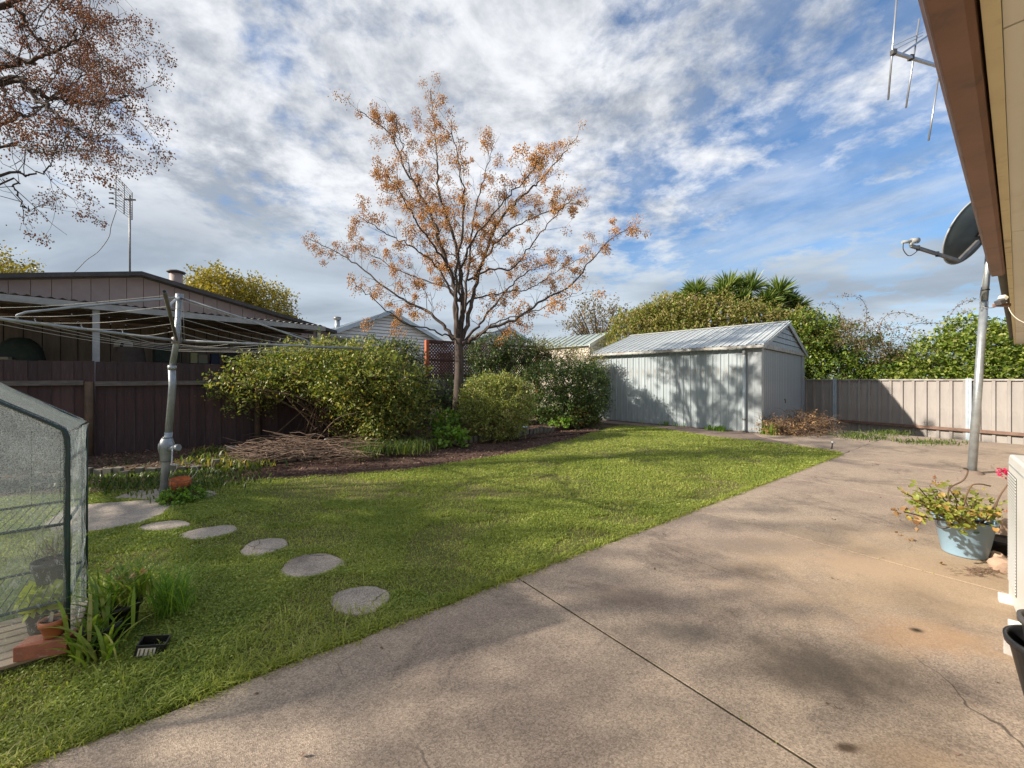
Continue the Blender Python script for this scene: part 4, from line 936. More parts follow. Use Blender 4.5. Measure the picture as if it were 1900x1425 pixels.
leaftree('thin_tree', 'sparse brownish tree behind the cream outbuilding', (5.2, 24, 0), 6, [(5.0, 24, 4.9, 1.6, 1.4, 1.5), (6.3, 24, 4.4, 1.2, 1.2, 1.4), (4.2, 24, 4.3, .9, 1.1, 1.2)], 800, 6, .55, .14, 'lf_sparse', 33, limbs_=26, inner=.2, tr=.1)

# ================================================================== SHRUBS IN THE BED
rs = np.random.default_rng(5)
# the big sprawling shrub: an arching canopy over bare canes
ells = [(-4.9, 9.1, 1.68, 1.0, .8, .42), (-3.9, 8.9, 1.72, 1.1, .9, .5), (-3.05, 8.8, 1.42, .85, .9, .55), (-2.6, 8.9, .95, .52, .8, .6), (-3.2, 8.4, 1.42, .9, .6, .42), (-5.7, 8.7, 1.35, .55, .6, .42), (-4.4, 9.5, 1.92, .9, .6, .33), (-3.0, 9.4, .9, 1.2, .5, .8), (-2.9, 8.6, .85, .65, .55, .65)]
big_s = shrub('sprawling_shrub', 'huge sprawling yellow-green shrub arching over bare canes beside the paling fence', 'shrub', (-3.5, 9.3, .1), ells, 4600, 9, .28, .075, [('lf_shrub', .72, 'foliage'), ('lf_olive', .28, 'pale_foliage')], 51, stems=0, inner=.5, lump=.3)
mb = MB()
for i in range(120):
    a0 = Vector((-3.6+rs.normal(0, .7), 9.2+rs.normal(0, .25), .1)); e = ells[i % len(ells)]; tip = Vector((e[0]+rs.uniform(-.7, .7)*e[3], e[1]+rs.uniform(-.7, .4)*e[4], e[2]+rs.uniform(-.3, .5)*e[5]))
    m1 = a0.lerp(tip, .5)+Vector((rs.normal(0, .25), rs.normal(0, .2), .35)); k = rs.uniform(.009, .024)
    mb.tube(spline([a0, m1, tip], 5), [k*(1-.6*j/10) for j in range(11)], 5)
mb.build('canes', M_['cane'], big_s)
# pruned sticks
mb = MB()
for i in range(620):
    u_ = rs.random(); c0 = G(445+235*u_+rs.normal(0, 8), 848-14*u_+rs.normal(0, 9), .1); c0.z = .1+abs(rs.normal(0, .085))+.12*math.exp(-((u_-.4)/.3)**2)*rs.random()
    a = rs.normal(.15, .55); L = rs.uniform(.12, .42); d = Vector((math.cos(a), math.sin(a)*.8, rs.normal(0, .16))); c1 = c0-d*L; c2 = c0+d*L
    c1.z = max(c1.z, .1); c2.z = max(c2.z, .1); mb.tube([c1, c0+Vector((0, 0, rs.uniform(0, .05))), c2], [.006, .007, .003], 4, caps=False)
tag(mb.build('stick_pile', M_['stick'], origin=tuple(G(560, 845, .1))), 'low heap of dry pruned sticks in front of the sprawling shrub', 'stick pile', kind='stuff')
shrub('climbing_shrub', 'dark green climber with orange new tips on the fence left of the orange post', 'shrub', (-3.4, 12.2, .1), [(-4.3, 12.3, 2.1, 1.1, .5, .55), (-3.35, 12.3, 1.95, .6, .5, .65), (-5.2, 12.0, 2.0, .8, .5, .5), (-3.3, 12.2, 1.2, .6, .4, .7)], 1700, 9, .24, .075, [('lf_dark', .62, 'foliage'), ('lf_shrub', .38, 'young_foliage')], 52)
shrub('round_bush', 'rounded olive green bush just right of the berry tree trunk', 'bush', (-.42, 10.1, .05), [(-.42, 10.1, .80, .88, .85, .74), (-.75, 10.0, 1.0, .5, .5, .58), (-.1, 10.1, .95, .6, .5, .62), (-.45, 9.9, .55, .85, .75, .5), (-.3, 10.2, 1.25, .5, .4, .35)], 3300, 9, .15, .05, [('lf_olive', .8, 'foliage'), ('lf_shrub', .2, 'yellow_foliage')], 53, inner=.6, lump=.08, zmin=.12)
shrub('flowering_climber', 'dark leafy climber with white flowers over the lattice right of the trunk', 'climber', (-.5, 13.2, .1), [(-.75, 13.3, 2.35, .75, .4, .55), (.05, 13.5, 2.4, .7, .4, .5), (-.3, 13.3, 1.7, 1.1, .4, .7), (.9, 14.2, 2.1, .5, .4, .45)], 1700, 9, .2, .07, [('lf_dark', .9, 'foliage'), ('lf_olive', .06, 'young_foliage'), ('whitepetal', .04, 'flowers')], 54)
shrub('hedge_bush', 'dense dark green bush against the left end of the grey shed', 'bush', (1.7, 12.7, .05), [(1.55, 12.9, 1.05, 1.0, .8, 1.0), (2.25, 12.9, 1.0, .8, .75, .95), (.9, 12.7, 1.2, .7, .6, .75), (2.6, 13.2, 1.2, .5, .6, .8), (1.6, 12.6, .6, 1.1, .7, .6)], 4200, 9, .2, .062, [('lf_dark', .9, 'foliage'), ('lf_olive', .1, 'pale_foliage')], 55, inner=.6, lump=.1)
shrub('twiggy_climber', 'pale straggling climber with orange leaves above the dark bush', 'climber', (2.1, 13.8, .1), [(1.4, 14.0, 2.2, .8, .4, .5), (2.4, 14.2, 2.0, .8, .4, .5), (.9, 14.0, 2.4, .4, .3, .5), (3.0, 14.4, 1.8, .35, .3, .4)], 900, 7, .26, .06, [('lf_olive', .62, 'foliage'), ('lf_sparse', .38, 'brown_foliage')], 56, inner=.3, lump=.3, stems=16)
shrub('leafy_weed', 'bright green leafy plant at the foot of the berry tree', 'plant', tuple(G(828, 812, .1)), [(*(G(828, 812, .1)+Vector((0, 0, .3)))[:], .30, .28, .27), (*(G(836, 822, .1)+Vector((0, 0, .12)))[:], .35, .25, .14)], 190, 6, .12, .085, 'lf_bright', 57, stems=6, aspect=.85)
shrub('rose_bush', 'small bush with red new leaves in front of the dark bush', 'bush', tuple(G(1076, 790, .05)), [(*(G(1072, 790, .05)+Vector((0, 0, .34)))[:], .42, .35, .32), (*(G(1092, 789, .05)+Vector((0, 0, .2)))[:], .3, .3, .22)], 420, 8, .16, .055, [('lf_redtip', .5, 'foliage'), ('lf_shrub', .5, 'green_foliage')], 58, stems=8)
shrub('leafy_weed', 'light green soft-leaved plant between the dark bush and the rose bush', 'plant', tuple(G(1018, 788, .05)), [(*(G(1018, 788, .05)+Vector((0, 0, .28)))[:], .26, .25, .26), (*(G(1040, 796, .02)+Vector((0, 0, .12)))[:], .32, .25, .15)], 200, 6, .12, .075, 'lf_bright', 59, stems=5, aspect=.8)
shrub('fern_shrub', 'dark scrambling growth on the fence behind the berry tree trunk', 'shrub', (-1.9, 12.4, .1), [(-2.0, 12.3, 1.0, .7, .35, .5), (-1.2, 12.6, 1.0, .7, .35, .55), (-1.5, 12.2, .6, .9, .4, .5)], 1100, 8, .2, .07, 'lf_dark', 60)
# garden ground weeds along the bed
def weeds(name, label, pts, mt, seed, per=60, hh=.14, ww=.012, spread=.2, cat='weeds'):
    rs = np.random.default_rng(seed); P = np.concatenate([np.array([[p.x, p.y, p.z]])+np.concatenate([rs.normal(0, spread, (per, 2)), np.zeros((per, 1))], 1) for p in pts])
    V, F = blades(P, hh, ww, rs, lean=.7); o = npobj(name, V, F, M_[mt]); return tag(o, label, cat, kind='stuff')
def blades(P, h, wdt, rs, lean=.5, droop=.6):
    n = len(P); a = rs.uniform(0, 6.283, n); H = h*rs.uniform(.45, 1.35, n) if not hasattr(h, 'shape') else h*rs.uniform(.6, 1.25, n)
    D = np.stack([np.cos(a), np.sin(a), np.zeros(n)], 1); Lq = (H*lean*rs.uniform(.1, 1.5, n))[:, None]; b2 = a+rs.uniform(.6, 2.5, n); Sd = np.stack([np.cos(b2), np.sin(b2), np.zeros(n)], 1)*(wdt*rs.uniform(.6, 1.3, n) if not hasattr(wdt, 'shape') else wdt*rs.uniform(.6, 1.3, n))[:, None]*.5
    up = np.array([0, 0, 1.])[None]*H[:, None]
    v0 = P-Sd; v1 = P+Sd; m = P+D*Lq*.35+up*.62; v2 = m-Sd*.8; v3 = m+Sd*.8; tip = P+D*Lq+up*(1-droop*.25*lean)
    V = np.stack([v0, v1, v3, v2, tip], 1).reshape(-1, 3); b = np.arange(n)[:, None]*5
    return V, np.concatenate([b+np.array([0, 1, 2]), b+np.array([0, 2, 3]), b+np.array([3, 2, 4])], 0)
weeds('grass_tufts', 'clumps of grass with shade-dark colour along the edging below the sprawling shrub', [G(x, y, .08) for x, y in ((690, 838), (705, 842), (722, 838), (672, 848), (765, 830), (780, 834), (772, 840), (748, 840), (660, 840))], 'weed', 71, 130, .24, .012, .12)
weeds('grass_tufts', 'low green weeds between the left fence and the clothesline', [G(x, y, .05) for x, y in [(180+rnd.uniform(0, 250), 868+rnd.uniform(-10, 38)) for _ in range(60)]], 'weed', 72, 70, .07, .016, .28)
weeds('grass_tufts', 'weeds growing in the bed beside the concrete lump', [G(x, y, .1) for x, y in ((400, 838), (395, 850), (380, 842), (455, 850), (440, 862), (415, 860), (370, 858), (470, 866))], 'lf_shrub', 73, 60, .11, .03, .18)
weeds('grass_tufts', 'weeds sprouting along the foot of the shed long wall', [G(x, y) for x, y in ((1195, 785), (1225, 786), (1235, 789), (1263, 791), (1320, 798), (1335, 800), (1185, 783))], 'lf_bright', 74, 45, .16, .035, .10)
weeds('grass_tufts', 'weeds in the strip between the patio and the steel fence', [G(x, y, -.02) for x, y in [(1560+rnd.uniform(0, 110), 806+rnd.uniform(-3, 12)) for _ in range(24)]+[(1680+rnd.uniform(0, 90), 823+rnd.uniform(-2, 4)) for _ in range(9)]], 'weed', 75, 45, .11, .02, .18)
# dried vine heap in front of the shed door
rs = np.random.default_rng(80); mb = MB()
hc = [(G(1440, 806), .5, .35), (G(1462, 806), .4, .28), (G(1498, 802), .55, .52), (G(1520, 804), .45, .35), (G(1480, 808), .6, .25)]
for c0, rr_, hh_ in hc:
    for i in range(130):
        a = rs.uniform(0, 6.28); q = c0+Vector((math.cos(a)*rr_*rs.random(), math.sin(a)*rr_*rs.random(), rs.random()*hh_)); d = Vector(rs.normal(0, 1, 3)); d.z = abs(d.z)*.4; d.normalize(); L = rs.uniform(.1, .3)
        mb.tube([q, q+d*L+Vector((0, 0, .06)), q+d*L*2+Vector((rs.normal(0, .06), 0, -.05))], [.005, .005, .002], 3, caps=False)
dv = thing('dried_vine_heap', 'tangled heap of dry brown vines in front of the shed door', 'dried vines', tuple(G(1490, 806)))
stuffpart(mb.build('stalks', M_['stick'], dv))
V, F, P, out = sprays([(c.x, c.y, c.z+h*.4, r, r*.8, h*.65) for c, r, h in hc], 420, 6, .18, .06, rs, zmin=.0, inner=.3); stuffpart(npobj('dead_leaves', V, F, M_['strawdry'], dv))
weeds('strap_weed', 'green strappy weed against the shed corner in the dried vines', [G(1420, 806), G(1432, 808)], 'lf_strap', 81, 30, .35, .03, .08, 'plant')

# ================================================================== BACKGROUND GREENERY
def yucca(o, c, rad, n, rs):
    d = unit(rs.normal(0, 1, (n, 3))+np.array([0, -.0, .75])); d[:, 2] = np.where(d[:, 2] < -.3, -d[:, 2], d[:, 2]); P = np.repeat(np.array(c)[None], n, 0)+d*.06
    L = rad*rs.uniform(.75, 1.1, n)[:, None]; S_ = unit(np.cross(d, rs.normal(0, 1, (n, 3))))*.038; tip = P+d*L+np.array([0, 0, -.07])*L; mid_ = P+d*L*.5
    V = np.stack([P-S_*.5, P+S_*.5, mid_+S_, mid_-S_, tip], 1).reshape(-1, 3); b = np.arange(n)[:, None]*5
    return V, np.concatenate([b+np.array([0, 1, 2]), b+np.array([0, 2, 3]), b+np.array([3, 2, 4])], 0)
rs = np.random.default_rng(90); yu = thing('yucca', 'spiky green yucca heads rising above the vines behind the shed', 'yucca', (9.5, 19.2, 0))
heads = [(1228, 590, .6), (1250, 578, .65), (1300, 568, .8), (1365, 562, .85), (1430, 572, .8), (1490, 590, .6), (1455, 582, .7), (1262, 562, .62), (1292, 545, .85), (1325, 560, .8), (1352, 535, .95), (1392, 538, 1.0), (1420, 560, .8), (1446, 545, .95), (1478, 572, .7), (1375, 560, .8), (1310, 575, .7), (1240, 575, .6), (1408, 578, .8), (1340, 548, .8), (1276, 552, .7), (1462, 560, .7)]
for px, py, r_ in heads:
    c = W(px, py, 19+rs.uniform(-.5, .5)); V, F = yucca(yu, c, r_, 130, rs); stuffpart(npobj('leaf_rosette', V, F, M_['lf_yucca'], yu))
    mb = MB(); mb.tube([Vector((c.x+rs.normal(0, .3), c.y, 0)), c], [.12, .09], 7); mb.build('trunk', M_['stick'], yu)
shrub('vine_mass', 'mass of straw-coloured vines behind the grey shed roof', 'vines', (8.5, 17.8, 0), [(5.8, 18.6, 3.4, 1.2, .9, 1.2), (7.3, 18.3, 4.0, 1.4, .9, 1.2), (9.0, 18.0, 3.95, 1.5, .9, 1.1), (10.6, 17.8, 3.7, 1.5, .9, 1.1), (12.2, 17.6, 3.3, 1.3, .9, 1.1), (8.0, 18.0, 2.6, 3.0, .8, 1.6), (6.6, 18.6, 3.9, .9, .8, 1.0)], 7500, 9, .34, .12, [('lf_straw', .72, 'foliage'), ('lf_green', .28, 'green_foliage')], 91, inner=.6, lump=.24)
shrub('boundary_hedge', 'tall bright green vine hedge between the shed and the gap above the fence', 'hedge', (13.2, 17, 0), [(12.6, 17.3, 2.6, 1.2, .9, 1.6), (13.6, 16.9, 2.3, 1.1, .9, 1.5), (12.6, 17.0, 3.3, 1.2, .8, .9), (14.4, 16.2, 1.9, .9, .8, 1.2), (13.0, 16.8, 1.5, 1.4, .8, 1.2), (15.2, 15.9, 1.4, 1.1, .8, .95), (14.8, 16.0, 1.0, 1.0, .8, 1.0)], 3400, 9, .34, .105, [('lf_green', .8, 'foliage'), ('lf_dark', .2, 'dark_foliage')], 92, inner=.62, lump=.12, aspect=.65)
shrub('boundary_hedge', 'yellow-green broad-leaved hedge above the steel fence at the right edge', 'hedge', (16.5, 14, 0), [(15.6, 14.7, 1.8, 1.1, .8, 1.2), (16.4, 14.0, 2.2, 1.2, .8, 1.2), (17.3, 13.2, 2.3, 1.2, .8, 1.3), (18, 12.4, 2.4, 1.2, .8, 1.5), (16.8, 13.4, 1.2, 1.6, .8, 1.2), (15.4, 14.8, 1.0, 1.2, .8, 1.1), (16.2, 14.2, 3.0, .8, .5, .6)], 3300, 9, .34, .12, [('lf_green', .72, 'foliage'), ('lf_olive', .28, 'pale_foliage')], 93, inner=.6, lump=.15, aspect=.65)
# arching canes against the sky
rs = np.random.default_rng(95); mb = MB(); LP, LD = [], []
arcs = [[(1600, 640), (1608, 580), (1595, 553), (1560, 549)], [(1620, 640), (1640, 590), (1670, 580), (1700, 588), (1730, 600)], [(1560, 610), (1590, 600), (1620, 615)], [(1670, 640), (1690, 605), (1720, 600), (1750, 600)], [(1740, 620), (1770, 575), (1790, 560), (1810, 556)], [(1640, 640), (1625, 600), (1600, 585)], [(1575, 620), (1560, 585), (1545, 565), (1520, 563)], [(1650, 650), (1660, 610), (1690, 612), (1710, 620)], [(1600, 645), (1580, 600), (1555, 590)], [(1690, 645), (1655, 615), (1640, 600)], [(1760, 600), (1785, 580), (1800, 580)]]
for a_ in arcs:
    y = 15.2; pts = spline([W(px, py, y+rs.uniform(-.2, .2)) for px, py in a_], 8); mb.tube(pts, [.012-.009*i/(len(pts)-1) for i in range(len(pts))], 4, caps=False)
    for p in pts[4:]:
        for k in range(3): LP.append(list(p+Vector(rs.normal(0, .05, 3)))); LD.append(list(rs.normal(0, 1, 3)))
ac = thing('arching_briar', 'thin arching briar canes with sparse leaves against the sky above the fence', 'briar', (14.5, 15.2, 0))
mb.build('canes', M_['cane'], ac); V, F = leaves(np.array(LP), np.array(LD), .085, rs); stuffpart(npobj('leaves', V, F, M_['lf_sparse'], ac))
V, F, P, out = sprays([(14.1, 15.4, 2.9, .9, .4, .7), (15.3, 15.2, 2.4, 1.0, .4, .55), (13.3, 15.7, 3.3, .8, .4, .6)], 330, 6, .3, .07, rs, inner=.1); stuffpart(npobj('sparse_foliage', V, F, M_['lf_sparse'], ac))
V2, F2 = strips(P-out*.3, P+out*.3, .005, rs); stuffpart(npobj('twigs', V2, F2, M_['cane'], ac))
# far tree line closing the horizon beyond the houses
rs = np.random.default_rng(96); el = []
for i in range(70):
    a = -1.3+2.6*i/69; r_ = 75; el.append((r_*math.sin(a)*1.3, r_*math.cos(a)*.9+10, 1.6+rs.uniform(-.3, .5), 5, 3, 2.3+rs.uniform(-.4, .6)))
V, F, P, out = sprays(el, 5200, 7, 1.3, .5, rs, zmin=0, inner=.5); tag(npobj('distant_trees', V, F, M_['lf_olive']), 'low line of distant trees beyond the neighbouring yards', 'tree line', kind='stuff')

# ================================================================== CLOTHESLINE
cp = Vector((-4.5, 5.17, 0)); hs = thing('rotary_clothesline', 'galvanised rotary clothesline on a leaning pole left of the lawn', 'clothesline', tuple(cp))
P_ = lambda px, py: W(px, py, 5.17)
b0, b1, b2, b3 = P_(303, 922), P_(312, 800), P_(328, 632), P_(333, 549)
mb = MB(); mb.tube([b0, b0.lerp(b1, .5), P_(313, 802)], .043, 16); mb.tube([P_(312, 815), b1.lerp(b2, .5), P_(319, 682)], .039, 16); mb.build('lower_pole', M_['galv'], hs)
mb = MB(); mb.tube([P_(319, 684), b2, b3], [.034, .032, .030], 14); mb.build('upper_pole', M_['galv'], hs)
mb = MB(); mb.tube([P_(319.2, 686), P_(319.5, 678)], .046, 16); mb.build('collar', M_['galv'], hs)
hz = P_(309, 832)
mb = MB(); Mt = (b1-b0).normalized().to_track_quat('Z', 'Y').to_matrix()
mb.lathe([(.05, -.17), (.054, -.165), (.064, -.09), (.088, 0), (.088, .04), (.06, .125), (.05, .14), (.052, .145), (.044, .155)], hz, 20, M=Mt); hg = mb.build('gear_housing', M_['galv'], hs)
mb = MB(); mb.lathe([(.057, -.17), (.057, -.155)], hz, 20, M=Mt); mb.lathe([(.055, .135), (.055, .147)], hz, 20, M=Mt); mb.tube([hz+Vector((-.01, -.092, .1)), hz+Vector((-.01, -.094, -.1))], .003, 5); mb.build('housing_band', M_['galvdark'], hg)
mb = MB(); mb.tube([hz+Vector((.05, -.02, .0)), hz+Vector((.17, -.03, .015))], [.045, .032], 14); mb.tube([hz+Vector((.155, -.03, .015)), hz+Vector((.185, -.03, .018))], .042, 14)
mb.build('gear_spout', M_['galv'], hg)
mb = MB(); mb.tube([hz+Vector((.14, -.075, .01)), hz+Vector((.135, -.08, -.2)), hz+Vector((.23, -.1, -.19))], .008, 8); mb.build('crank_handle', M_['alu'], hg)
# arms
cR = b2+Vector((0, 0, 0))
eR = Vector((-2.52, 6.72, 0)); eR.z = W(672, 647, 6.72).z; eR = W(672, 647, 6.75)
eL = W(-190, 568, 3.55); eN = W(305, 541, 3.55); eB = Vector((-5.7, 6.75, 1.97))
arms = []
for e_, nm in ((eR, 0), (eL, 1), (eN, 2), (eB, 3)):
    mb = MB(); mb.tube([cR, cR.lerp(e_, .5), e_], .017, 10); ao = mb.build('arm', M_['galv'] if nm != 2 else M_['galvdark'], hs)
    if nm == 2:
        d = (e_-cR).normalized(); mb = MB(); mb.tube([e_+d*.001, e_+d*.003], .012, 10); mb.build('bore_shade', M_['blackshade'], ao)  # dark disc painting the shade inside the open pipe end
    arms.append((cR, e_))
    # stay
    sj = cR.lerp(e_, .66); 
    mb = MB(); up_ = Vector((0, 0, .075)); mid_ = b3.lerp(sj+up_, .5); mb.tube([b3+Vector((0, 0, -.02)), mid_, sj+up_+(b3-sj).normalized()*.06, sj+up_*.75, sj], [.013]*5, 8); mb.build('stay', M_['galv'], hs)
    for k in range(5):
        q = cR.lerp(e_, .26+.17*k); 
        ring = [q+Vector((0, 0, .03))+Vector((math.cos(a)*.012*(e_-cR).normalized().x, math.cos(a)*.012, math.sin(a)*.016)) for a in np.linspace(0, 6.28, 9)]
        mb = MB(); mb.tube(ring, .003, 4); mb.build('line_hook', M_['galv'], hs)
mb = MB(); mb.lathe([(.05, -.04), (.055, -.03), (.055, .03), (.05, .04)], cR, 16); mb.build('hub', M_['galvdark'], hs)
mb = MB(); mb.lathe([(.0, .03), (.042, .025), (.045, -.03)], b3, 14); mb.build('head_cap', M_['galv'], hs)
# wires
order = [eR, eN, eL, eB]
for k in range(5):
    f = .26+.17*k
    for i in range(4):
        a_, b__ = cR.lerp(order[i], f), cR.lerp(order[(i+1) % 4], f); m1 = a_.lerp(b__, .5)+Vector((0, 0, -.03-.015*rnd.random())); q = spline([a_, m1, b__], 5)
        mb = MB(); mb.tube(q, .0028, 4, caps=False); mb.build('line_wire', M_['wire'], hs)
for px in (336, 341):
    mb = MB(); mb.tube([P_(px-2, 556), P_(px+1, 632)], .003, 4); mb.build('stay_wire', M_['wire'], hs)
# orange hanging basket on the crank handle
hb_ = thing('hanging_basket', 'small orange coir basket hanging crooked from the clothesline crank handle', 'basket', tuple(W(334, 912, 5.02)))
c = W(335, 893, 5.0); T_ = Matrix.Rotation(R(12), 3, 'Y') @ Matrix.Rotation(R(8), 3, 'X')
mb = MB(); mb.lathe([(.03, -.15), (.075, -.13), (.10, -.05), (.11, .02), (.1, .025), (.07, -.02), (0, -.04)], c, 22, M=T_)
for v_ in mb.v: v_ += Vector((rnd.uniform(-.006, .006),)*3)
mb.build('coir_liner', M_['orangecoir'], hb_)
mb = MB()
for r_, z in ((.118, .045), (.112, -.03), (.085, -.12)): mb.tube([c+T_ @ Vector((r_*math.cos(a), r_*math.sin(a), z)) for a in np.linspace(0, 6.283, 19)], .004, 4)
for a in np.linspace(0, 6.28, 12): mb.tube([c+T_ @ Vector((r_*math.cos(a), r_*math.sin(a), z)) for r_, z in ((.118, .045), (.112, -.03), (.085, -.12), (.02, -.155))], .003, 4)
mb.build('wire_frame', M_['stick'], hb_)
hk = hz+Vector((.22, -.1, -.19)); mb = MB()
mb.tube(spline([c+T_ @ Vector((-.118, 0, .045)), W(328, 868, 5.0), hk, W(350, 860, 5.0), W(367, 871, 5.0), c+T_ @ Vector((.118, 0, .045))], 4), .004, 4); mb.build('hanger', M_['wire'], hb_)
shrub('groundcover_plant', 'low dark green plant under the orange basket at the clothesline foot', 'plant', tuple(G(342, 930)), [(*(G(342, 930)+Vector((0, 0, .05)))[:], .24, .16, .09), (*(G(325, 934)+Vector((0, 0, .04)))[:], .15, .12, .07)], 260, 6, .06, .035, 'lf_bright', 97, stems=0, zmin=.0, aspect=.8)

# ================================================================== DISH POLE
pp = G(1803, 880); dishp = thing('satellite_dish', 'grey satellite dish on a tall galvanised pole standing on the patio', 'satellite dish', tuple(pp))
YP = pp.y; tp = W(1838, 432, YP)
mb = MB(); mb.tube([pp, pp.lerp(W(1826, 560, YP), .5), W(1826, 560, YP)], [.053, .050, .047], 16); mb.tube([W(1826, 566, YP), tp], [.040, .038], 16); mb.build('pole', M_['galv'], dishp)
mb = MB(); r2 = random.Random(3); mb.lathe([(.13, 0), (.12, .03), (.085, .05), (.06, .055)], pp+Vector((0, 0, .012)), 14)
for v_ in mb.v: v_ += Vector((r2.uniform(-.012, .012), r2.uniform(-.012, .012), 0))
mb.build('mortar_foot', M_['path'], dishp)
# reflector: shallow bowl facing left, seen obliquely
dc = W(1806, 429, YP-.12); face = Vector((-.22, .87, .42)).normalized()     # looks north-west and up
Mq = face.to_track_quat('Z', 'Y').to_matrix(); Rr = .47; prof = []
for i in range(9): r_ = Rr*i/8; prof.append((max(r_, .002), .10*(r_/Rr)**2))
mb = MB(); mb.lathe(prof+[(Rr+.012, .104), (Rr+.012, .094), (Rr-.01, .088)]+[(max(r_-.004, .001), z-.012) for r_, z in reversed(prof[:-1])], dc-face*.05, 40, M=Mq, sxy=(.92, 1.06)); dsh = mb.build('reflector', M_['dish'], dishp)
mb = MB(); mb.tube([dc-face*.05+Mq @ Vector(((Rr+.008)*.92*math.cos(a), (Rr+.008)*1.06*math.sin(a), .1)) for a in np.linspace(0, 6.2832, 41)], .011, 6); mb.build('rim', M_['dishrim'], dsh)
mb = MB(); mb.beam(tp+Vector((0, 0, -.05)), dc-face*.06, .09, .14); mb.box(tp+Vector((0, 0, -.08)), (.12, .12, .2)); mb.build('bracket', M_['blackshade'], dishp)
el_, lnb = W(1779, 484, YP-.25), W(1690, 456, YP-.35)
mb = MB(); mb.beam(dc-face*.06+Vector((0, 0, -.15)), el_, .04, .05); mb.beam(el_, lnb, .035, .045); mb.build('feed_arm', M_['galvdark'], dishp)
mb = MB(); dl_ = Vector((1, -.1, .06)).normalized(); mb.tube([lnb+Vector((0, 0, .07)), lnb+Vector((0, 0, .07))+dl_*.10], [.038, .042], 14); mb.tube([lnb+Vector((0, 0, .065))-dl_*.12, lnb+Vector((0, 0, .065))-dl_*.0], [.022, .025], 10); mb.tube([lnb, lnb+Vector((.0, 0, .06))], .02, 8); mb.build('receiver', M_['fascia'], dishp)
mb = MB(); mb.tube(spline([lnb+Vector((-.11, 0, .05)), lnb+Vector((-.11, 0, -.06)), lnb+Vector((-.03, 0, -.15)), lnb+Vector((.07, 0, -.1)), lnb+Vector((.13, 0, -.03))], 5), .006, 5); mb.build('cable', M_['cable'], dishp)
for f in (.15, .55): q = lnb.lerp(el_, f); mb = MB(); mb.beam(q+Vector((0, 0, -.04)), q+Vector((0, 0, .04)), .05, .012, up=(0, 1, 0)); mb.build('cable_tie', M_['cable'], dishp)
# cable looping down the pole to the eave light
mb = MB(); mb.tube(spline([W(1828, 500, YP-.06), W(1822, 530, YP-.07), W(1819, 556, YP-.07), W(1826, 570, YP-.08), W(1840, 571, YP-.3), W(1853, 567, 5.2)], 5), .007, 5); mb.build('cable', M_['greycable'], dishp)
for py in (538, 571): q = W(1826.5+(560-py)*.07, py, YP); mb = MB(); mb.tube([q-Vector((0, 0, .008)), q+Vector((0, 0, .008))], .051, 14); mb.build('pole_strap', M_['cable'], dishp)

# ================================================================== OWN HOUSE: eave, gutter, wall
H = Vector((.783, .622, 0)).normalized(); Hn = Vector((H.y, -H.x, 0))      # along house, towards house
def HP(s, t, z=0): return H*s+Hn*t+Vector((0, 0, z))
own = thing('own_house', 'eave of the near house with cream soffit panels and rust brown gutter', 'house', tuple(HP(4, .9)))
sG1 = 5.17                              # gutter end
ZG = 2.35
# gutter: quad profile, three-faced bottom
prof = [(-.142, ZG+.115), (-.150, ZG+.11), (-.142, ZG+.02), (-.13, ZG), (-.075, ZG), (-.062, ZG+.012), (-.058, ZG+.11), (-.066, ZG+.11), (-.068, ZG+.02), (-.078, ZG+.008), (-.126, ZG+.008), (-.134, ZG+.024)]
mb = MB(); pr = [HP(-3, t, z) for t, z in prof]; mb.prism(pr, H*(sG1+3)); mb.build('gutter', M_['gutter'], own)
mb = MB(); mb.tube([HP(-3, -.148, ZG+.112), HP(sG1, -.148, ZG+.112)], .007, 8); mb.tube([HP(-3, -.1305, ZG+.001), HP(sG1, -.1305, ZG+.001)], .003, 6); mb.build('gutter_bead', M_['gutteredge'], own)
mb = MB(); mb.prism([HP(sG1+.002, t, z) for t, z in prof[:7]], H*.006); mb.build('gutter_end_cap', M_['gutter'], own)
sE = 16.2
mb = MB(); mb.prism([HP(-3, -.054, ZG+.03), HP(-3, -.024, ZG+.03), HP(-3, -.024, ZG+.2), HP(-3, -.054, ZG+.2)], H*(sE+3)); mb.build('fascia', M_['fasciacream'], own)
s_ = -3; k = 0; joints = [-3, -.6, 1.62, 3.9, 6.2, 8.5, 10.8, 13.1, sE]
for a_, b__ in zip(joints[:-1], joints[1:]):
    mb = MB(); mb.prism([HP(a_+.004, -.0225, ZG+.045), HP(b__-.004, -.0225, ZG+.045), HP(b__-.004, .60, ZG+.045), HP(a_+.004, .60, ZG+.045)], (0, 0, .012)); mb.build('soffit_panel', M_['soffit'], own)
mb = MB(); mb.prism([HP(-3, -.02, ZG+.06), HP(sE, -.02, ZG+.06), HP(sE, .6, ZG+.06), HP(-3, .6, ZG+.06)], (0, 0, .02)); mb.build('soffit_frame', M_['timberdark'], own)
mb = MB(); mb.prism([HP(-3, .6, 0), HP(sE, .6, 0), HP(sE, .75, 0), HP(-3, .75, 0)], (0, 0, 2.5)); mb.build('wall', M_['housebrick'], own)
mb = MB(); mb.prism([HP(-3, -.12, ZG+.16), HP(-3, 3.2, ZG+1.35), HP(-3, 3.2, ZG+1.39), HP(-3, -.12, ZG+.20)], H*(sE+3)); mb.build('roof', M_['darkroof'], own)
mb = MB(); mb.prism([HP(sE-.02, -.05, ZG+.03), HP(sE-.02, .6, ZG+.03), HP(sE-.02, .6, ZG+.3), HP(sE-.02, -.05, ZG+.12)], H*.03); mb.build('end_barge', M_['fasciacream'], own)
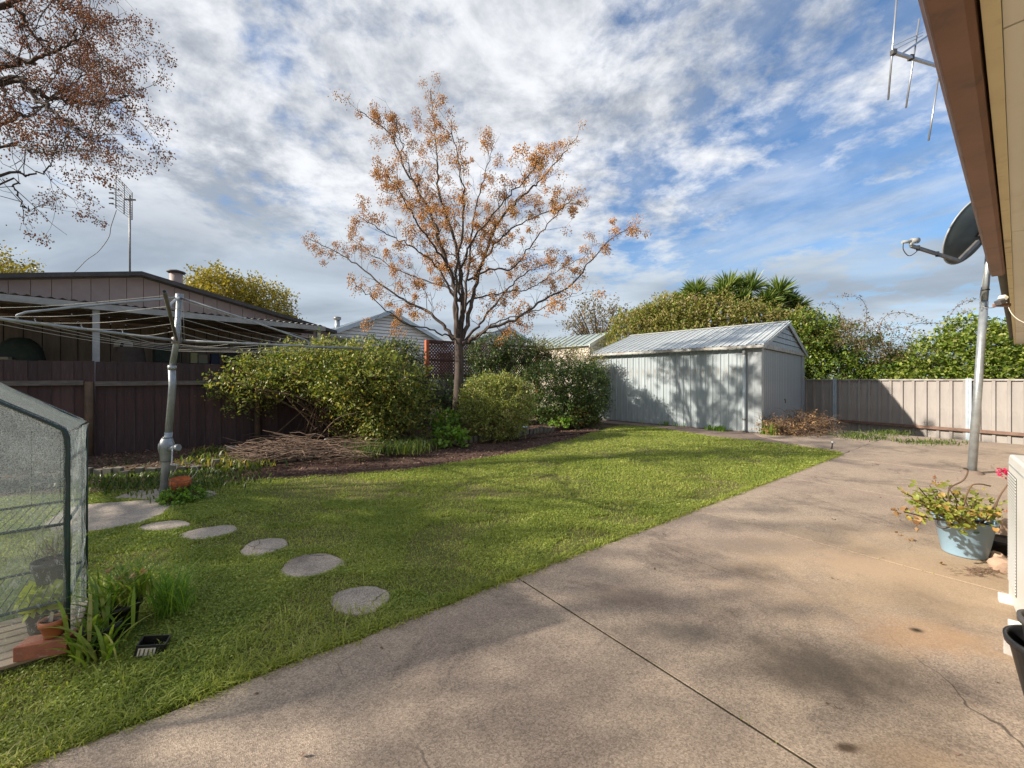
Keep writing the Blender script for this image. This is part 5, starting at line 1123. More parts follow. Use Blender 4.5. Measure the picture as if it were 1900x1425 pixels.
# floodlight
q = W(1856, 556, 4.35); fl = thing('flood_light', 'white twin floodlight fixed under the end of the brown gutter', 'light', tuple(q))
mb = MB(); mb.box(q+Vector((.03, 0, .02)), (.05, .06, .045), Matrix.Rotation(R(35), 3, 'Y')); o = mb.build('lamp_head', M_['whitepaint'], fl); bevel(o, .008)
mb = MB(); mb.box(q+Vector((-.015, -.01, -.03)), (.06, .06, .05), Matrix.Rotation(R(-20), 3, 'Y')); o = mb.build('sensor', M_['greyplastic'], fl); bevel(o, .006)
mb = MB(); mb.box(q+Vector((.04, .02, -.055)), (.12, .07, .03)); mb.build('mount', M_['gutter'], fl)
mb = MB(); mb.tube(spline([q+Vector((.07, 0, -.03)), W(1876, 580, 4.3), W(1888, 592, 4.25), W(1903, 600, 4.2)], 5), .004, 5); mb.build('cable', M_['whitecable'], fl)
# own antenna above the gutter
ya = thing('yagi_antenna', 'aluminium television antenna with long upright rods above the brown gutter', 'antenna', tuple(HP(5.0, .12, 2.7)))
p1, p2 = W(1657, 97, 2.6), W(1735, 121, 2.78); bd = (p2-p1).normalized(); far = p1+bd*1.75
mb = MB(); mb.beam(p1, far, .016, .016); mb.build('boom', M_['alu'], ya)
for (x0, y0, x1, y1, yy) in [(1667, -40, 1648, 185, 2.61), (1706, 35, 1681, 200, 2.72), (1741, 145, 1723, 261, 2.85), (1760, -60, 1742, 120, 2.85)]:
    mb = MB(); mb.tube([W(x0, y0, yy), W(x1, y1, yy)], .0052, 8); mb.build('rod', M_['alu'], ya)
mb = MB(); mb.beam(W(1676, 98, 2.68), W(1722, 66, 2.75), .012, .012); mb.build('brace', M_['alu'], ya)
mb = MB()
for dy in (0, 8): mb.tube([W(1660, 92-dy, 2.62), W(1712, 66-dy*.7, 2.75)], .0022, 4)
mb.build('phasing_wire', M_['alu'], ya)
for q in (W(1658, 97, 2.6), W(1690, 107, 2.68)): mb = MB(); mb.box(q, (.025, .025, .03)); mb.build('insulator', M_['greyplastic'], ya)
mq = far; mb = MB(); mb.tube([Vector((mq.x, mq.y, 2.6)), Vector((mq.x, mq.y, mq.z+.15))], .018, 8); mb.build('mast', M_['galv'], ya)

# ================================================================== AIR CONDITIONER
ac0, ac1 = Vector((W(1871, 700, 2.72).x, 2.72, 0)), Vector((W(1908, 700, 2.22).x, 2.22, 0)); ad = (ac1-ac0).normalized(); an_ = Vector((-ad.y, ad.x, 0)); an_ = an_ if an_.x > 0 else -an_
acu = thing('air_conditioner', 'cream outdoor air conditioner with louvred side at the right edge', 'air conditioner', tuple(ac0))
al = .62; zb, zt = .04, 1.0
mb = MB(); pr = [ac0+Vector((0, 0, zb)), ac0+ad*al+Vector((0, 0, zb)), ac0+ad*al+Vector((0, 0, zt)), ac0+ad*.04+Vector((0, 0, zt)), ac0+Vector((0, 0, zt-.03))]; mb.prism(pr, an_*.34); o = mb.build('casing', M_['whitepaint'], acu); bevel(o, .014, 3)
for i in range(38):
    z = .165+i*.0192; mb = MB(); mb.beam(ac0+ad*.03-an_*.004+Vector((0, 0, z)), ac0+ad*.33-an_*.004+Vector((0, 0, z)), .005, .008); mb.build('louvre', M_['whitepaint'], acu)
mb = MB(); mb.box(ac0+ad*.18-an_*.0005+Vector((0, 0, .16+.355)), (.31, .004, .735), Matrix((ad, an_, Vector((0, 0, 1)))).transposed()); mb.build('louvre_shade', M_['blackshade'], acu)  # dark plate on the casing painting the shade between louvres
mb = MB(); mb.prism([ac0-an_*.004+ad*.01+Vector((0, 0, .93)), ac0-an_*.004+ad*.6+Vector((0, 0, .93)), ac0-an_*.004+ad*.6+Vector((0, 0, .94)), ac0-an_*.004+ad*.01+Vector((0, 0, .94))], an_*.01); mb.build('seam', M_['fascia'], acu)
for s_ in (.02, .46):
    mb = MB(); q = ac0+ad*(s_+.05)-an_*.03; mb.box(q+an_*.2+Vector((0, 0, .035)), (.07, .44, .05), Matrix((ad, an_, Vector((0, 0, 1)))).transposed()); o = mb.build('foot', M_['whitepaint'], acu); bevel(o, .006)
q = G(1895, 1232); mb = MB(); mb.box(q+Vector((.03, .05, .06)), (.06, .08, .11), Matrix.Rotation(R(38), 3, 'Z')); o = mb.build('block', M_['concretelump']); bevel(o, .006); tag(o, 'pale block standing behind the black pots', 'block')

# ================================================================== POTS
def pot(name, label, c, r0, r1, h, m, rim=.012, cat='pot', n=32, soil=True, M=None, group=None, sxy=(1, 1)):
    t = thing(name, label, cat, tuple(c), group); mb = MB()
    mb.lathe([(0, .004), (r0*.96, .004), (r0, .012), (r1*.985, h-.03), (r1+rim, h-.028), (r1+rim, h), (r1-.004, h), (r1*.95, h-.03), (r0*.93, .03), (0, .03)], c, n, M=M, sxy=sxy); mb.build('body', m, t)
    if soil: mb = MB(); mb.lathe([(0, h*.88), (r1*.93, h*.86)], c, n, M=M, sxy=sxy); mb.build('soil', M_['soil'], t)
    return t
# blue bucket
bc = G(1789, 1049) + Vector((0, .16, .014)); bc = Vector((W(1789, 700, 3.42).x, 3.42, .014))
bk = pot('blue_tub', 'faded blue plastic tub planted with a leggy geranium', bc, .135, .182, .31, M_['blueplastic'], .008, 'tub', 40)
for sg in (-1, 1):
    c0 = bc+Vector((sg*.184, -.02, .285)); mb = MB(); pts = [c0+Vector((sg*.04*math.sin(a), -.06*math.cos(a), -.05*math.sin(a))) for a in np.linspace(0, 3.14, 9)]; mb.tube(pts, .011, 7); mb.build('handle', M_['greyplastic'], bk)
mb = MB(); mb.tube([bc+Vector((.188*math.cos(a), .188*math.sin(a), .303)) for a in np.linspace(0, 6.2832, 41)], .008, 6); mb.build('rim', M_['blueplastic'], bk)
ge = thing('geranium', 'leggy geranium with yellow-green leaves and one pink flower head in the blue tub', 'geranium', tuple(bc+Vector((0, 0, .32))))
rs = np.random.default_rng(101); mb = MB(); LPp, LDd = [], []
def gtips(px, py, y): return W(px, py, y)
tipl = [(1672, 912, 3.3), (1690, 925, 3.2), (1705, 905, 3.3), (1725, 900, 3.45), (1740, 915, 3.5), (1760, 905, 3.6), (1680, 950, 3.15), (1700, 930, 3.3), (1790, 925, 3.5), (1810, 930, 3.4), (1830, 940, 3.3), (1850, 930, 3.4), (1862, 945, 3.5), (1775, 935, 3.3), (1750, 940, 3.2), (1720, 935, 3.4), (1835, 955, 3.2), (1800, 950, 3.2), (1845, 945, 3.6), (1815, 915, 3.6), (1695, 915, 3.5), (1735, 925, 3.25), (1765, 950, 3.15), (1782, 958, 3.1)]
for (px, py, y) in tipl:
    tip = gtips(px, py, y); st = bc+Vector((rs.uniform(-.09, .09), rs.uniform(-.09, .09), .26)); m1 = st.lerp(tip, .55)+Vector((0, 0, -.02+rs.normal(0, .02))); pts = spline([st, m1, tip], 4); mb.tube(pts, [.009-.005*i/8 for i in range(9)], 5)
    for k in range(24): p = pts[int(rs.integers(4, 9))]; LPp.append(list(p+Vector(rs.normal(0, .03, 3)))); LDd.append(list(rs.normal(0, 1, 3)+np.array([0, 0, .3])))
for pl in ([(1765, 955), (1762, 910), (1785, 890), (1795, 872), (1787, 868)], [(1785, 940), (1800, 905), (1815, 897), (1840, 902)], [(1842, 945), (1853, 920), (1872, 897), (1876, 885)]):
    mb.tube(spline([W(x, y, 3.35)+Vector(rs.normal(0, .006, 3)) for x, y in pl], 6), .0055, 7)
mb.build('stems', M_['cane'], ge)
# round scalloped leaves
Pq = np.array(LPp); n_ = len(Pq); U = unit(rs.normal(0, .55, (n_, 3))+np.array([-.2, -.35, 1.])); T1 = unit(np.cross(U, rs.normal(0, 1, (n_, 3)))); T2 = np.cross(U, T1); rad_ = rs.uniform(.010, .026, n_)[:, None]
ringv = [Pq+rad_*0+U*-.004]
for k in range(8): a = 2*math.pi*k/8; w_ = 1 if k else .45; ringv.append(Pq+(T1*math.cos(a)+T2*math.sin(a))*rad_*w_+U*(rad_*.18*(1 if k % 2 else .4)))
V = np.stack(ringv, 1).reshape(-1, 3); b_ = np.arange(n_)[:, None]*9; F = np.concatenate([b_+np.array([0, 1+k, 1+(k+1) % 8]) for k in range(8)], 0); stuffpart(npobj('leaves', V, F, M_['lf_ger'], ge))
fc = W(1862, 878, 3.35); q = np.array(fc)+unit(rs.normal(0, 1, (70, 3)))*rs.uniform(.005, .04, (70, 1)); V, F = leaves(q, q-np.array(fc), .022, rs, .9); stuffpart(npobj('flower_head', V, F, M_['petal'], ge))
for px, py in ((1734, 896), (1737, 888), (1868, 946)): fq = np.array(W(px, py, 3.4)); q = fq+rs.normal(0, .008, (16, 3)); V, F = leaves(q, q-fq, .016, rs, .8); stuffpart(npobj('flower_head', V, F, M_['berryred'], ge))
dl2 = np.array([W(1700, 968, 3.1), W(1695, 962, 3.1), W(1702, 975, 3.1), W(1668, 950, 3.15), W(1660, 945, 3.15), W(1678, 945, 3.15)]); dl2 = np.repeat(dl2, 4, 0)+rs.normal(0, .01, (24, 3)); V, F = leaves(dl2, rs.normal(0, 1, (24, 3)), .045, rs, .8); stuffpart(npobj('withered_leaves', V, F, M_['strawdry'], ge))
for i, (px, py) in enumerate(((1670, 996), (1689, 1005), (1744, 1020+30))):
    q = G(px, py)+Vector((0, 0, .02)); V, F = leaves(np.array([q]*5)+rs.normal(0, .008, (5, 3)), rs.normal(0, 1, (5, 3))*np.array([1, 1, .25]), .04, rs, .7); o = npobj('fallen_leaf', V, F, M_['strawdry'])
    tag(o, ['small dry leaf on the patio left of the blue tub, farther one', 'small dry leaf on the patio left of the blue tub, nearer one', 'dry leaf at the foot of the blue tub'][i], 'leaf')
# things behind the tub
dk = pot('plant_pot', 'small black pot between the blue tub and the air conditioner', G(1862, 1028), .09, .12, .13, M_['blackplastic'])
def rock(name, label, c, sx_, sy_, sz_, m, seed, cat='rock'):
    bm = bmesh.new(); bmesh.ops.create_icosphere(bm, subdivisions=2, radius=1); r = random.Random(seed)
    ax_ = [Vector((r.gauss(0, 1), r.gauss(0, 1), r.gauss(0, 1))).normalized() for _ in range(9)]
    for v in bm.verts:
        for a in ax_:
            d = v.co.dot(a)
            if d > .72: v.co -= a*(d-.72)*.85
        v.co = Vector((v.co.x*sx_, v.co.y*sy_, v.co.z*sz_))+Vector((r.gauss(0, .03)*sx_, r.gauss(0, .03)*sy_, r.gauss(0, .03)*sz_))
    me = bpy.data.meshes.new(name); bm.to_mesh(me); bm.free(); me.materials.append(m); o = bpy.data.objects.new(name, me); link(o, None, Matrix.Translation(Vector(c)+Vector((0, 0, sz_*.75)))); return tag(o, label, cat)
rock('rock', 'rounded pale sandstone right of the blue tub', G(1862, 1062)+Vector((0, 0, 0)), .09, .08, .075, M_['stone'], 1)
rock('rock', 'smaller orange rock wedged against the blue tub', G(1850, 1043), .055, .06, .05, M_['stone'], 2)
rock('rock', 'tall pale rock behind the black pot near the air conditioner', G(1878, 1010), .08, .09, .16, M_['stone'], 3)
rock('rock', 'pale grey concrete lump in the bed by the paling fence', G(430, 838, .1), .13, .1, .07, M_['concretelump'], 4)
rock('rock', 'small white stone on the stick pile', G(607, 818, .2), .06, .05, .035, M_['whitepaint'], 5)
rock('rock', 'small pale rock on the edging near the round bush', G(936, 812, .05), .07, .06, .05, M_['concretelump'], 6)
mb = MB(); mb.lathe([(0, .05), (.08, .06), (.15, .05), (.19, .01), (.17, 0)], G(969, 794, .1), 20, sxy=(1, .6)); o = tag(mb.build('plastic_dish', M_['blueplastic']), 'pale blue plastic dish lying under the round bush', 'dish')
# twigs/debris at the ac
V, F = strips(np.array([G(1800+rs.uniform(-40, 65), 1070+rs.uniform(-6, 8))+Vector((0, 0, .02)) for _ in range(60)]), np.array([G(1800+rs.uniform(-40, 65), 1070+rs.uniform(-6, 8))+Vector((0, 0, .025)) for _ in range(60)])*0, .002, rs)
p0 = np.array([list(G(1822+rs.normal(0, 22), 1066+rs.normal(0, 4))+Vector((0, 0, .018+.02*rs.random()))) for _ in range(110)]); p1 = p0+rs.normal(0, .04, (110, 3))*np.array([1, 1, .1]); V, F = strips(p0, p1, .0018, rs)
tag(npobj('leaf_litter', V, F, M_['stick']), 'strip of dry twig litter between the blue tub and the air conditioner', 'litter', kind='stuff')
# black pots, nested
def bpot(c, M, lab, m='blackplastic'):
    t = thing('black_pot', lab, 'pot', tuple(c), 'nested black pots'); mb = MB()
    mb.lathe([(0, 0), (.10, 0), (.105, .01), (.145, .27), (.158, .272), (.16, .30), (.148, .302), (.142, .28), (.10, .02), (0, .02)], c, 36, M=M); mb.build('body', M_[m], t); return t
c1 = Vector((W(1972, 700, 1.78).x, 1.78, .016)); b1_ = bpot(c1, Matrix.Rotation(R(-3), 3, 'Y'), 'outer black nursery pot with white label standing by the air conditioner')
mb = MB(); lq = c1+Vector((-.112, -.065, .155)); mb.box(lq, (.045, .003, .035), Matrix.Rotation(R(-58), 3, 'Z')); o = mb.build('sticker', M_['whitepaint'], b1_)
mb = MB(); mb.box(lq+Vector((-.003, -.002, 0)), (.02, .002, .012), Matrix.Rotation(R(-58), 3, 'Z')); mb.build('print', M_['lf_bright'], o)
bpot(c1+Vector((.03, .0, .075)), Matrix.Rotation(R(4), 3, 'Y'), 'inner black nursery pot stacked inside the labelled one', 'greyplastic')
# solar stake
q = G(1543, 834); so2 = thing('garden_light', 'short black solar stake light at the far corner of the lawn', 'garden light', tuple(q)); mb = MB(); mb.tube([q, q+Vector((.02, 0, .13))], .012, 8); mb.build('stake', M_['blackplastic'], so2); mb = MB(); mb.tube([q+Vector((.02, 0, .13)), q+Vector((.025, 0, .17))], [.03, .034], 12); mb.build('lamp_head', M_['galv'], so2)

# ================================================================== GREENHOUSE
gp = Vector((W(124, 700, 2.19).x, 2.19, 0)); gd = Vector((-.755, -.656, 0)).normalized(); gb = Vector((-.656, .755, 0)).normalized()     # along front, to the back
gh = thing('plastic_greenhouse', 'small walk-in greenhouse of green tubes under a wrinkled clear plastic cover', 'greenhouse', tuple(gp))
GW, GD, EH, PH = 1.4, .60, 1.24, 1.72
def GP(s, d, z): return gp+gd*s+gb*d+Vector((0, 0, z))
def gprof(d, off=0): return [GP(-off, d, 0), GP(-off, d, .62), GP(-off, d, EH-.06), GP(.012, d, EH-.012), GP(.05, d, EH+.02), GP(GW/2, d, PH), GP(GW-.05, d, EH+.02), GP(GW, d, EH-.05), GP(GW, d, 0)]
for d in (0, GD):
    mb = MB(); mb.tube(gprof(d), .0135 if d == 0 else .0095, 8); mb.build('hoop', M_['greenframe'], gh)
for z in (.30, .715, 1.06):
    for d in (0, GD):
        if z > 1: continue
        mb = MB(); mb.tube([GP(0, d, z), GP(.42, d, z)], .008, 8); mb.build('shelf_rail', M_['greenframe'], gh)
    mb = MB(); mb.tube([GP(0, 0, z), GP(0, GD, z)], .008, 8); mb.build('side_rail', M_['greenframe'], gh)
for z in (.30, .715):
    mb = MB()
    for i in range(11): mb.tube([GP(.03+i*.036, 0, z+.006), GP(.03+i*.036, GD, z+.006)], .0022, 4)
    mb.build('wire_shelf', M_['greenframe'], gh)
mb = MB(); mb.tube([GP(.42, 0, 0), GP(.42, 0, 1.3)], .008, 8); mb.tube([GP(.42, GD, 0), GP(.42, GD, 1.3)], .008, 8); mb.build('inner_post', M_['greenframe'], gh)
# cover material
def mkfilm(nm, base_, crink):
  pm = bpy.data.materials.new(nm); pm.use_nodes = True; t = pm.node_tree; b = t.nodes['Principled BSDF']; out = t.nodes['Material Output']
  pos = nn(t, 'ShaderNodeTexCoord').outputs['Object']
  b.inputs['Base Color'].default_value = (.80, .84, .82, 1); b.inputs['Roughness'].default_value = .28
  tr = nn(t, 'ShaderNodeBsdfTransparent'); tr.inputs[0].default_value = (.93, .96, .95, 1)
  mpn = nn(t, 'ShaderNodeMapping'); t.links.new(pos, mpn.inputs[0]); mpn.inputs['Rotation'].default_value = (.4, .6, .5); mpn.inputs['Scale'].default_value = (1, 1, .45)
  wr = noise(t, mpn.outputs[0], 22, 8, .78, 1.6); haz = noise(t, pos, 3.0, 4, .6); dr_ = noise(t, pos, 210, 2, .6)
  sxz = nn(t, 'ShaderNodeSeparateXYZ'); t.links.new(pos, sxz.inputs[0])
  upz = smooth(t, sxz.outputs[2], .35, 1.2)
  f = math_(t, 'ADD', math_(t, 'MULTIPLY', smooth(t, wr, .52, .70), crink), math_(t, 'MULTIPLY', math_(t, 'MULTIPLY', smooth(t, dr_, .42, .62), upz), math_(t, 'ADD', .18, math_(t, 'MULTIPLY', haz, .6))))
  f = math_(t, 'ADD', f, base_, clamp=True)
  bn = nn(t, 'ShaderNodeBump'); bn.inputs['Strength'].default_value = .55; bn.inputs['Distance'].default_value = .02; t.links.new(wr, bn.inputs['Height']); t.links.new(bn.outputs[0], b.inputs['Normal'])
  tl = nn(t, 'ShaderNodeBsdfTranslucent'); tl.inputs[0].default_value = (.85, .89, .87, 1); m0 = nn(t, 'ShaderNodeMixShader'); m0.inputs[0].default_value = .62; t.links.new(b.outputs[0], m0.inputs[1]); t.links.new(tl.outputs[0], m0.inputs[2])
  mx = nn(t, 'ShaderNodeMixShader'); t.links.new(f, mx.inputs[0]); t.links.new(tr.outputs[0], mx.inputs[1]); t.links.new(m0.outputs[0], mx.inputs[2])
  t.links.new(mx.outputs[0], out.inputs[0])
  return pm
M_['film'] = mkfilm('clear plastic film', .15, .5); M_['film_side'] = mkfilm('crinkled plastic film', .24, 1.0); M_['film_roof'] = mkfilm('milky plastic film', .45, .5)
def film(name, fn, nu, nv, amp, seed, m='film'):
    u_, v_ = np.meshgrid(np.linspace(0, 1, nu), np.linspace(0, 1, nv), indexing='ij'); P = fn(u_, v_)
    w1 = (fbm(u_*9+v_*3, v_*7, seed)-.5)*amp; a = np.roll(P, -1, 0)-P; bq = np.roll(P, -1, 1)-P; nrm = unit(np.cross(a, bq)); nrm[-1] = nrm[-2]; nrm[:, -1] = nrm[:, -2]; P = P+nrm*w1[..., None]
    ix = np.arange(nu*nv).reshape(nu, nv); F = np.stack([ix[:-1, :-1], ix[1:, :-1], ix[1:, 1:], ix[:-1, 1:]], -1).reshape(-1, 4); return npobj(name, P.reshape(-1, 3), F, M_[m], gh, True)
def bil(a, b_, c, d):
    a, b_, c, d = [np.array(x) for x in (a, b_, c, d)]
    return lambda u, v: (a*(1-u[..., None])+b_*u[..., None])*(1-v[..., None])+(d*(1-u[..., None])+c*u[..., None])*v[..., None]
film('side_cover', bil(GP(-.014, -.0, 0.02), GP(-.014, GD+.012, .02), GP(-.014, GD+.012, EH-.03), GP(-.014, 0, EH-.03)), 30, 50, .04, 3, 'film_side')
film('roof_cover', bil(GP(-.012, -.012, EH-.02), GP(-.012, GD+.012, EH-.02), GP(GW/2, GD+.012, PH+.014), GP(GW/2, -.012, PH+.014)), 24, 30, .02, 4, 'film_roof')
film('roof_cover', bil(GP(GW+.012, -.012, EH), GP(GW+.012, GD+.012, EH), GP(GW/2, GD+.012, PH+.014), GP(GW/2, -.012, PH+.014)), 24, 30, .02, 5, 'film_roof')
fu = lambda d: (lambda u, v: np.array(GP(0, d, 0))[None, None]+u[..., None]*GW*np.array(gd)[None, None]+v[..., None]*((EH+(PH-EH)*(1-np.abs(2*u-1)))[..., None])*np.array([0, 0, 1.])[None, None])
film('front_cover', fu(-.012), 60, 40, .012, 6); film('rear_cover', fu(GD+.012), 60, 40, .012, 7)
mb = MB(); e_ = gprof(GD+.014, .015); mb.tube(e_[:6], .006, 6); mb.build('cover_hem', M_['greenframe'], gh)
mb = MB(); e_ = gprof(-.016, .008); mb.tube(e_[:6], .0065, 6); mb.build('cover_hem', M_['greenframe'], gh)
mb = MB()
for s_ in (.10, .22): mb.tube([GP(s_, GD-.01, .715), GP(s_, GD-.01, 1.2)], .0018, 4)
mb.tube([GP(0, GD-.01, .82), GP(.42, GD-.01, .80)], .002, 4); mb.build('rear_mesh', M_['cable'], gh)
# deck and inside things
dk_ = thing('timber_pallet', 'pale slatted timber pallet on the greenhouse floor', 'pallet', tuple(GP(.3, .3, 0)))
for i in range(7):
    mb = MB(); mb.box(GP(.45, .02+i*.088, .035), (.95, .074, .018), fr((0, 0, 0), gd).to_3x3()); o = mb.build('slat', M_['deckwood'], dk_); bevel(o, .003, 1)
for s_ in (.05, .85): mb = MB(); mb.box(GP(s_, .29, .012), (.07, .6, .026), fr((0, 0, 0), gd).to_3x3()); mb.build('bearer', M_['deckwood'], dk_)
brk = MB(); bq_ = Vector((W(88, 700, 2.14).x, 2.14, .046)); brk.box(bq_+Vector((0, 0, .04)), (.21, .105, .076), Matrix.Rotation(R(20), 3, 'Z')); o = brk.build('brick', M_['redbrick']); bevel(o, .004); tag(o, 'dusty red brick on the pallet inside the greenhouse', 'brick')
tpot = pot('plant_pot', 'terracotta coloured pot standing on the red brick in the greenhouse', bq_+Vector((.02, .01, .079)), .036, .050, .095, M_['terracotta'], .006)
mb = MB(); q = bq_+Vector((.02, .0, .15)); mb.box(q+Vector((0, 0, .02)), (.018, .002, .09), Matrix.Rotation(.15, 3, 'Y')); mb.build('plant_tag', M_['paleobj'], tpot)
pc = Vector((W(78, 700, 2.32).x, 2.32, .046)); pot('plant_pot', 'dark pot of yellow-green leaves behind the terracotta pot', pc, .052, .068, .15, M_['greyplastic'], .006)
shrub('pot_plant', 'yellow-green broad-leaved seedling in the greenhouse floor pot', 'plant', tuple(pc+Vector((0, 0, .17))), [(pc.x, pc.y, .22, .08, .07, .03), (pc.x+.04, pc.y, .23, .06, .06, .03)], 30, 4, .03, .075, 'lf_pale', 103, stems=0, zmin=.1, aspect=.8)
sp_ = Vector((W(88, 700, 2.42).x, 2.42, .722-.40)); sp_ = GP(.10, .32, .31)
pot('plant_pot', 'dusty black pot with dried stems on the greenhouse lower shelf', sp_, .06, .078, .13, M_['greyplastic'], .006)
rs = np.random.default_rng(104); k = 60; p0 = np.array(sp_)+np.concatenate([rs.normal(0, .04, (k, 2)), np.full((k, 1), .15)], 1); p1 = p0+np.concatenate([rs.normal(0, .04, (k, 2)), rs.uniform(.04, .15, (k, 1))], 1); V, F = strips(p0, p1, .0013, rs)
dp_ = thing('dried_plant', 'thin dry seedlings in the dusty black shelf pot', 'plant', tuple(sp_+Vector((0, 0, .15)))); stuffpart(npobj('stems', V, F, M_['stick'], dp_)); V, F = leaves(p1, p1-p0, .02, rs); stuffpart(npobj('leaves', V, F, M_['lf_olive'], dp_))
# black pots with strappy leaves beside the greenhouse
pc1 = Vector((W(222, 700, 2.38).x, 2.38, 0)); pot('nursery_pot', 'black nursery pot overgrown with long strappy leaves beside the greenhouse', pc1, .075, .092, .18, M_['blackplastic'])
pc2 = Vector((W(190, 700, 2.25).x, 2.25, 0)); pot('nursery_pot', 'shorter black pot hidden in leaves nearest the greenhouse corner', pc2, .055, .07, .13, M_['blackplastic'])
rs = np.random.default_rng(105)
def strap(name, label, cs, n, hh, wd_, mt, lean, z0=.1):
    P = np.concatenate([np.array(c)+np.concatenate([rs.normal(0, .045, (n, 2)), np.full((n, 1), z)], 1) for c, z in cs]); k = len(P)
    a = rs.uniform(0, 6.28, k); H_ = hh*rs.uniform(.5, 1.25, k); Ld = lean*H_*rs.uniform(.3, 1.3, k); D = np.stack([np.cos(a), np.sin(a), 0*a], 1); Sd = np.stack([-np.sin(a), np.cos(a), 0*a], 1)*wd_*.5
    rows = []
    for j in range(7):
        t = j/6; q = P+D*(Ld*t**1.6)[:, None]+np.array([0, 0, 1.])*(H_*(t-.45*lean*t**3))[:, None]; w_ = (1-t**3)*(.7+.3*math.sin(t*3)); rows += [q-Sd*w_, q+Sd*w_]
    V = np.stack(rows, 1); V[..., 2] = np.maximum(V[..., 2], .01); V = V.reshape(-1, 3); b = np.arange(k)[:, None]*14; F = np.concatenate([b+np.array([2*j, 2*j+1, 2*j+3, 2*j+2]) for j in range(6)], 0); return tag(npobj(name, V, F, M_[mt], None, True), label, 'plant')
strap('strappy_plant', 'clump of strappy green leaves growing out of the black nursery pot', [(pc1, .18), (pc1+Vector((.04, .05, 0)), .18)], 85, .27, .012, 'lf_strap', .75)
strap('strappy_plant', 'broader leaved clump between the nursery pot and greenhouse', [(pc2, .1), (pc2+Vector((-.02, -.05, 0)), 0), (pc2+Vector((.1, -.1, 0)), 0)], 32, .26, .02, 'lf_strap', .7)
strap('grass_clump', 'tall bright grass clump behind the nursery pot', [(pc1+Vector((.16, .18, 0)), 0), (pc1+Vector((.05, .28, 0)), 0)], 120, .3, .007, 'lf_bright', .6)
for i in range(4):
    q = pc1+Vector((-.09+i*.07, rs.normal(0, .03), .30+rs.random()*.07)); qq = np.array(q)+rs.normal(0, .006, (10, 3)); V, F = leaves(qq, np.tile([[.5, .2, .3]], (10, 1)), .035, rs, .4); o = npobj('spent_flower', V, F, M_['deadflower']); tag(o, 'withered pale flower, '+('leftmost', 'second from the left', 'third from the left', 'rightmost')[i]+' above the black nursery pot', 'flower', 'withered flowers above the nursery pot')
tr_ = thing('seedling_tray', 'small black tray with a torn white label on the lawn beside the nursery pot', 'tray', tuple(G(278, 1215))); q = G(280, 1212); Mz = Matrix.Rotation(R(25), 3, 'Z') @ Matrix.Rotation(R(12), 3, 'Y')
mb = MB()
for dx, dy, sx_, sy_ in ((0, .045, .12, .006), (0, -.045, .12, .006), (.06, 0, .006, .09), (-.06, 0, .006, .09)): mb.box(q+Mz @ Vector((dx, dy, .04)), (sx_, sy_, .06), Mz)
mb.box(q+Mz @ Vector((0, 0, .012)), (.12, .09, .006), Mz); mb.build('tray', M_['blackplastic'], tr_)
mb = MB(); mb.box(q+Mz @ Vector((-.012, -.0495, .036)), (.075, .002, .04), Mz); o = mb.build('sticker', M_['whitepaint'], tr_)
mb = MB()
for k in range(4): mb.box(q+Mz @ Vector((-.04+k*.018, -.0512, .036)), (.005, .001, .034), Mz)
mb.build('print', M_['cane'], o)

# ================================================================== LAWN BLADES
rs = np.random.default_rng(200)
poly2 = lawn_poly
def sample(n, x0, x1, y0, y1):
    x = rs.uniform(x0, x1, n); y = rs.uniform(y0, y1, n); ok = inpoly(poly2, x, y); x, y = x[ok], y[ok]; return x, y
P_all = []
for (y0, y1, x0, x1, dens) in [(-.5, 1.4, -4.5, -1.0, 3000), (1.4, 3.2, -4.6, 1.0, 50000), (3.2, 5, -7.0, 3.5, 16000), (5, 8, -8, 7.5, 4800), (8, 14.5, -6, 9, 2000)]:
    n = int((y1-y0)*(x1-x0)*dens); x, y = sample(n, x0, x1, y0, y1)
    P_all.append(np.stack([x, y, 0*x], 1))
P = np.concatenate(P_all)
excl = np.zeros(len(P), bool)
for (px, py, rx, ry, _) in steps:
    c = G(px, py); L_ = G(px-rx, py); R_ = G(px+rx, py); f_ = G(px, py+ry); b__ = G(px, py-ry); e = ((P[:, 0]-c.x)/((R_.x-L_.x)/2*.93))**2+((P[:, 1]-(f_.y+b__.y)/2)/((b__.y-f_.y)/2*.93))**2; excl |= e < 1
for pts in (bs, [(210, 926), (245, 913), (300, 908), (330, 911), (334, 925), (296, 931)], [(352, 921), (372, 912), (398, 913), (402, 919), (380, 926), (358, 927)]):
    excl |= inpoly([G(*p) for p in pts], P[:, 0], P[:, 1])
loc = P[:, :2]-np.array([gp.x, gp.y]); ss_ = loc@np.array(gd)[:2]; dd_ = loc@np.array(gb)[:2]; excl |= (ss_ > 0) & (ss_ < 1.4) & (dd_ > 0) & (dd_ < .6)
patch = fbm(P[:, 0]*1.6+3, P[:, 1]*2.1, 9); near = np.clip((5.5-P[:, 1])/3, 0, 1)
excl |= (patch < .395+.085*near-.08*(P[:, 1] > 6)) & (rs.random(len(P)) < .76)
P = P[~excl]; n = len(P); yy = P[:, 1]; dist = np.hypot(P[:, 0], P[:, 1])
kind = rs.random(n) < np.where(yy < 5, .45, .35)
tall = .75+.6*fbm(P[:, 0]*1.1, P[:, 1]*1.1, 21)
Pb = P[~kind]; db = dist[~kind]; V1, F1 = blades(Pb, (.021*tall[~kind])*np.clip(db/3, .9, 1.4), .0022+.0009*db, rs, lean=1.2)
Pc = P[kind]; dc_ = dist[kind]; Pc = Pc+np.stack([0*dc_, 0*dc_, rs.uniform(.004, .03, len(Pc))], 1); szc = .0040+.0013*dc_
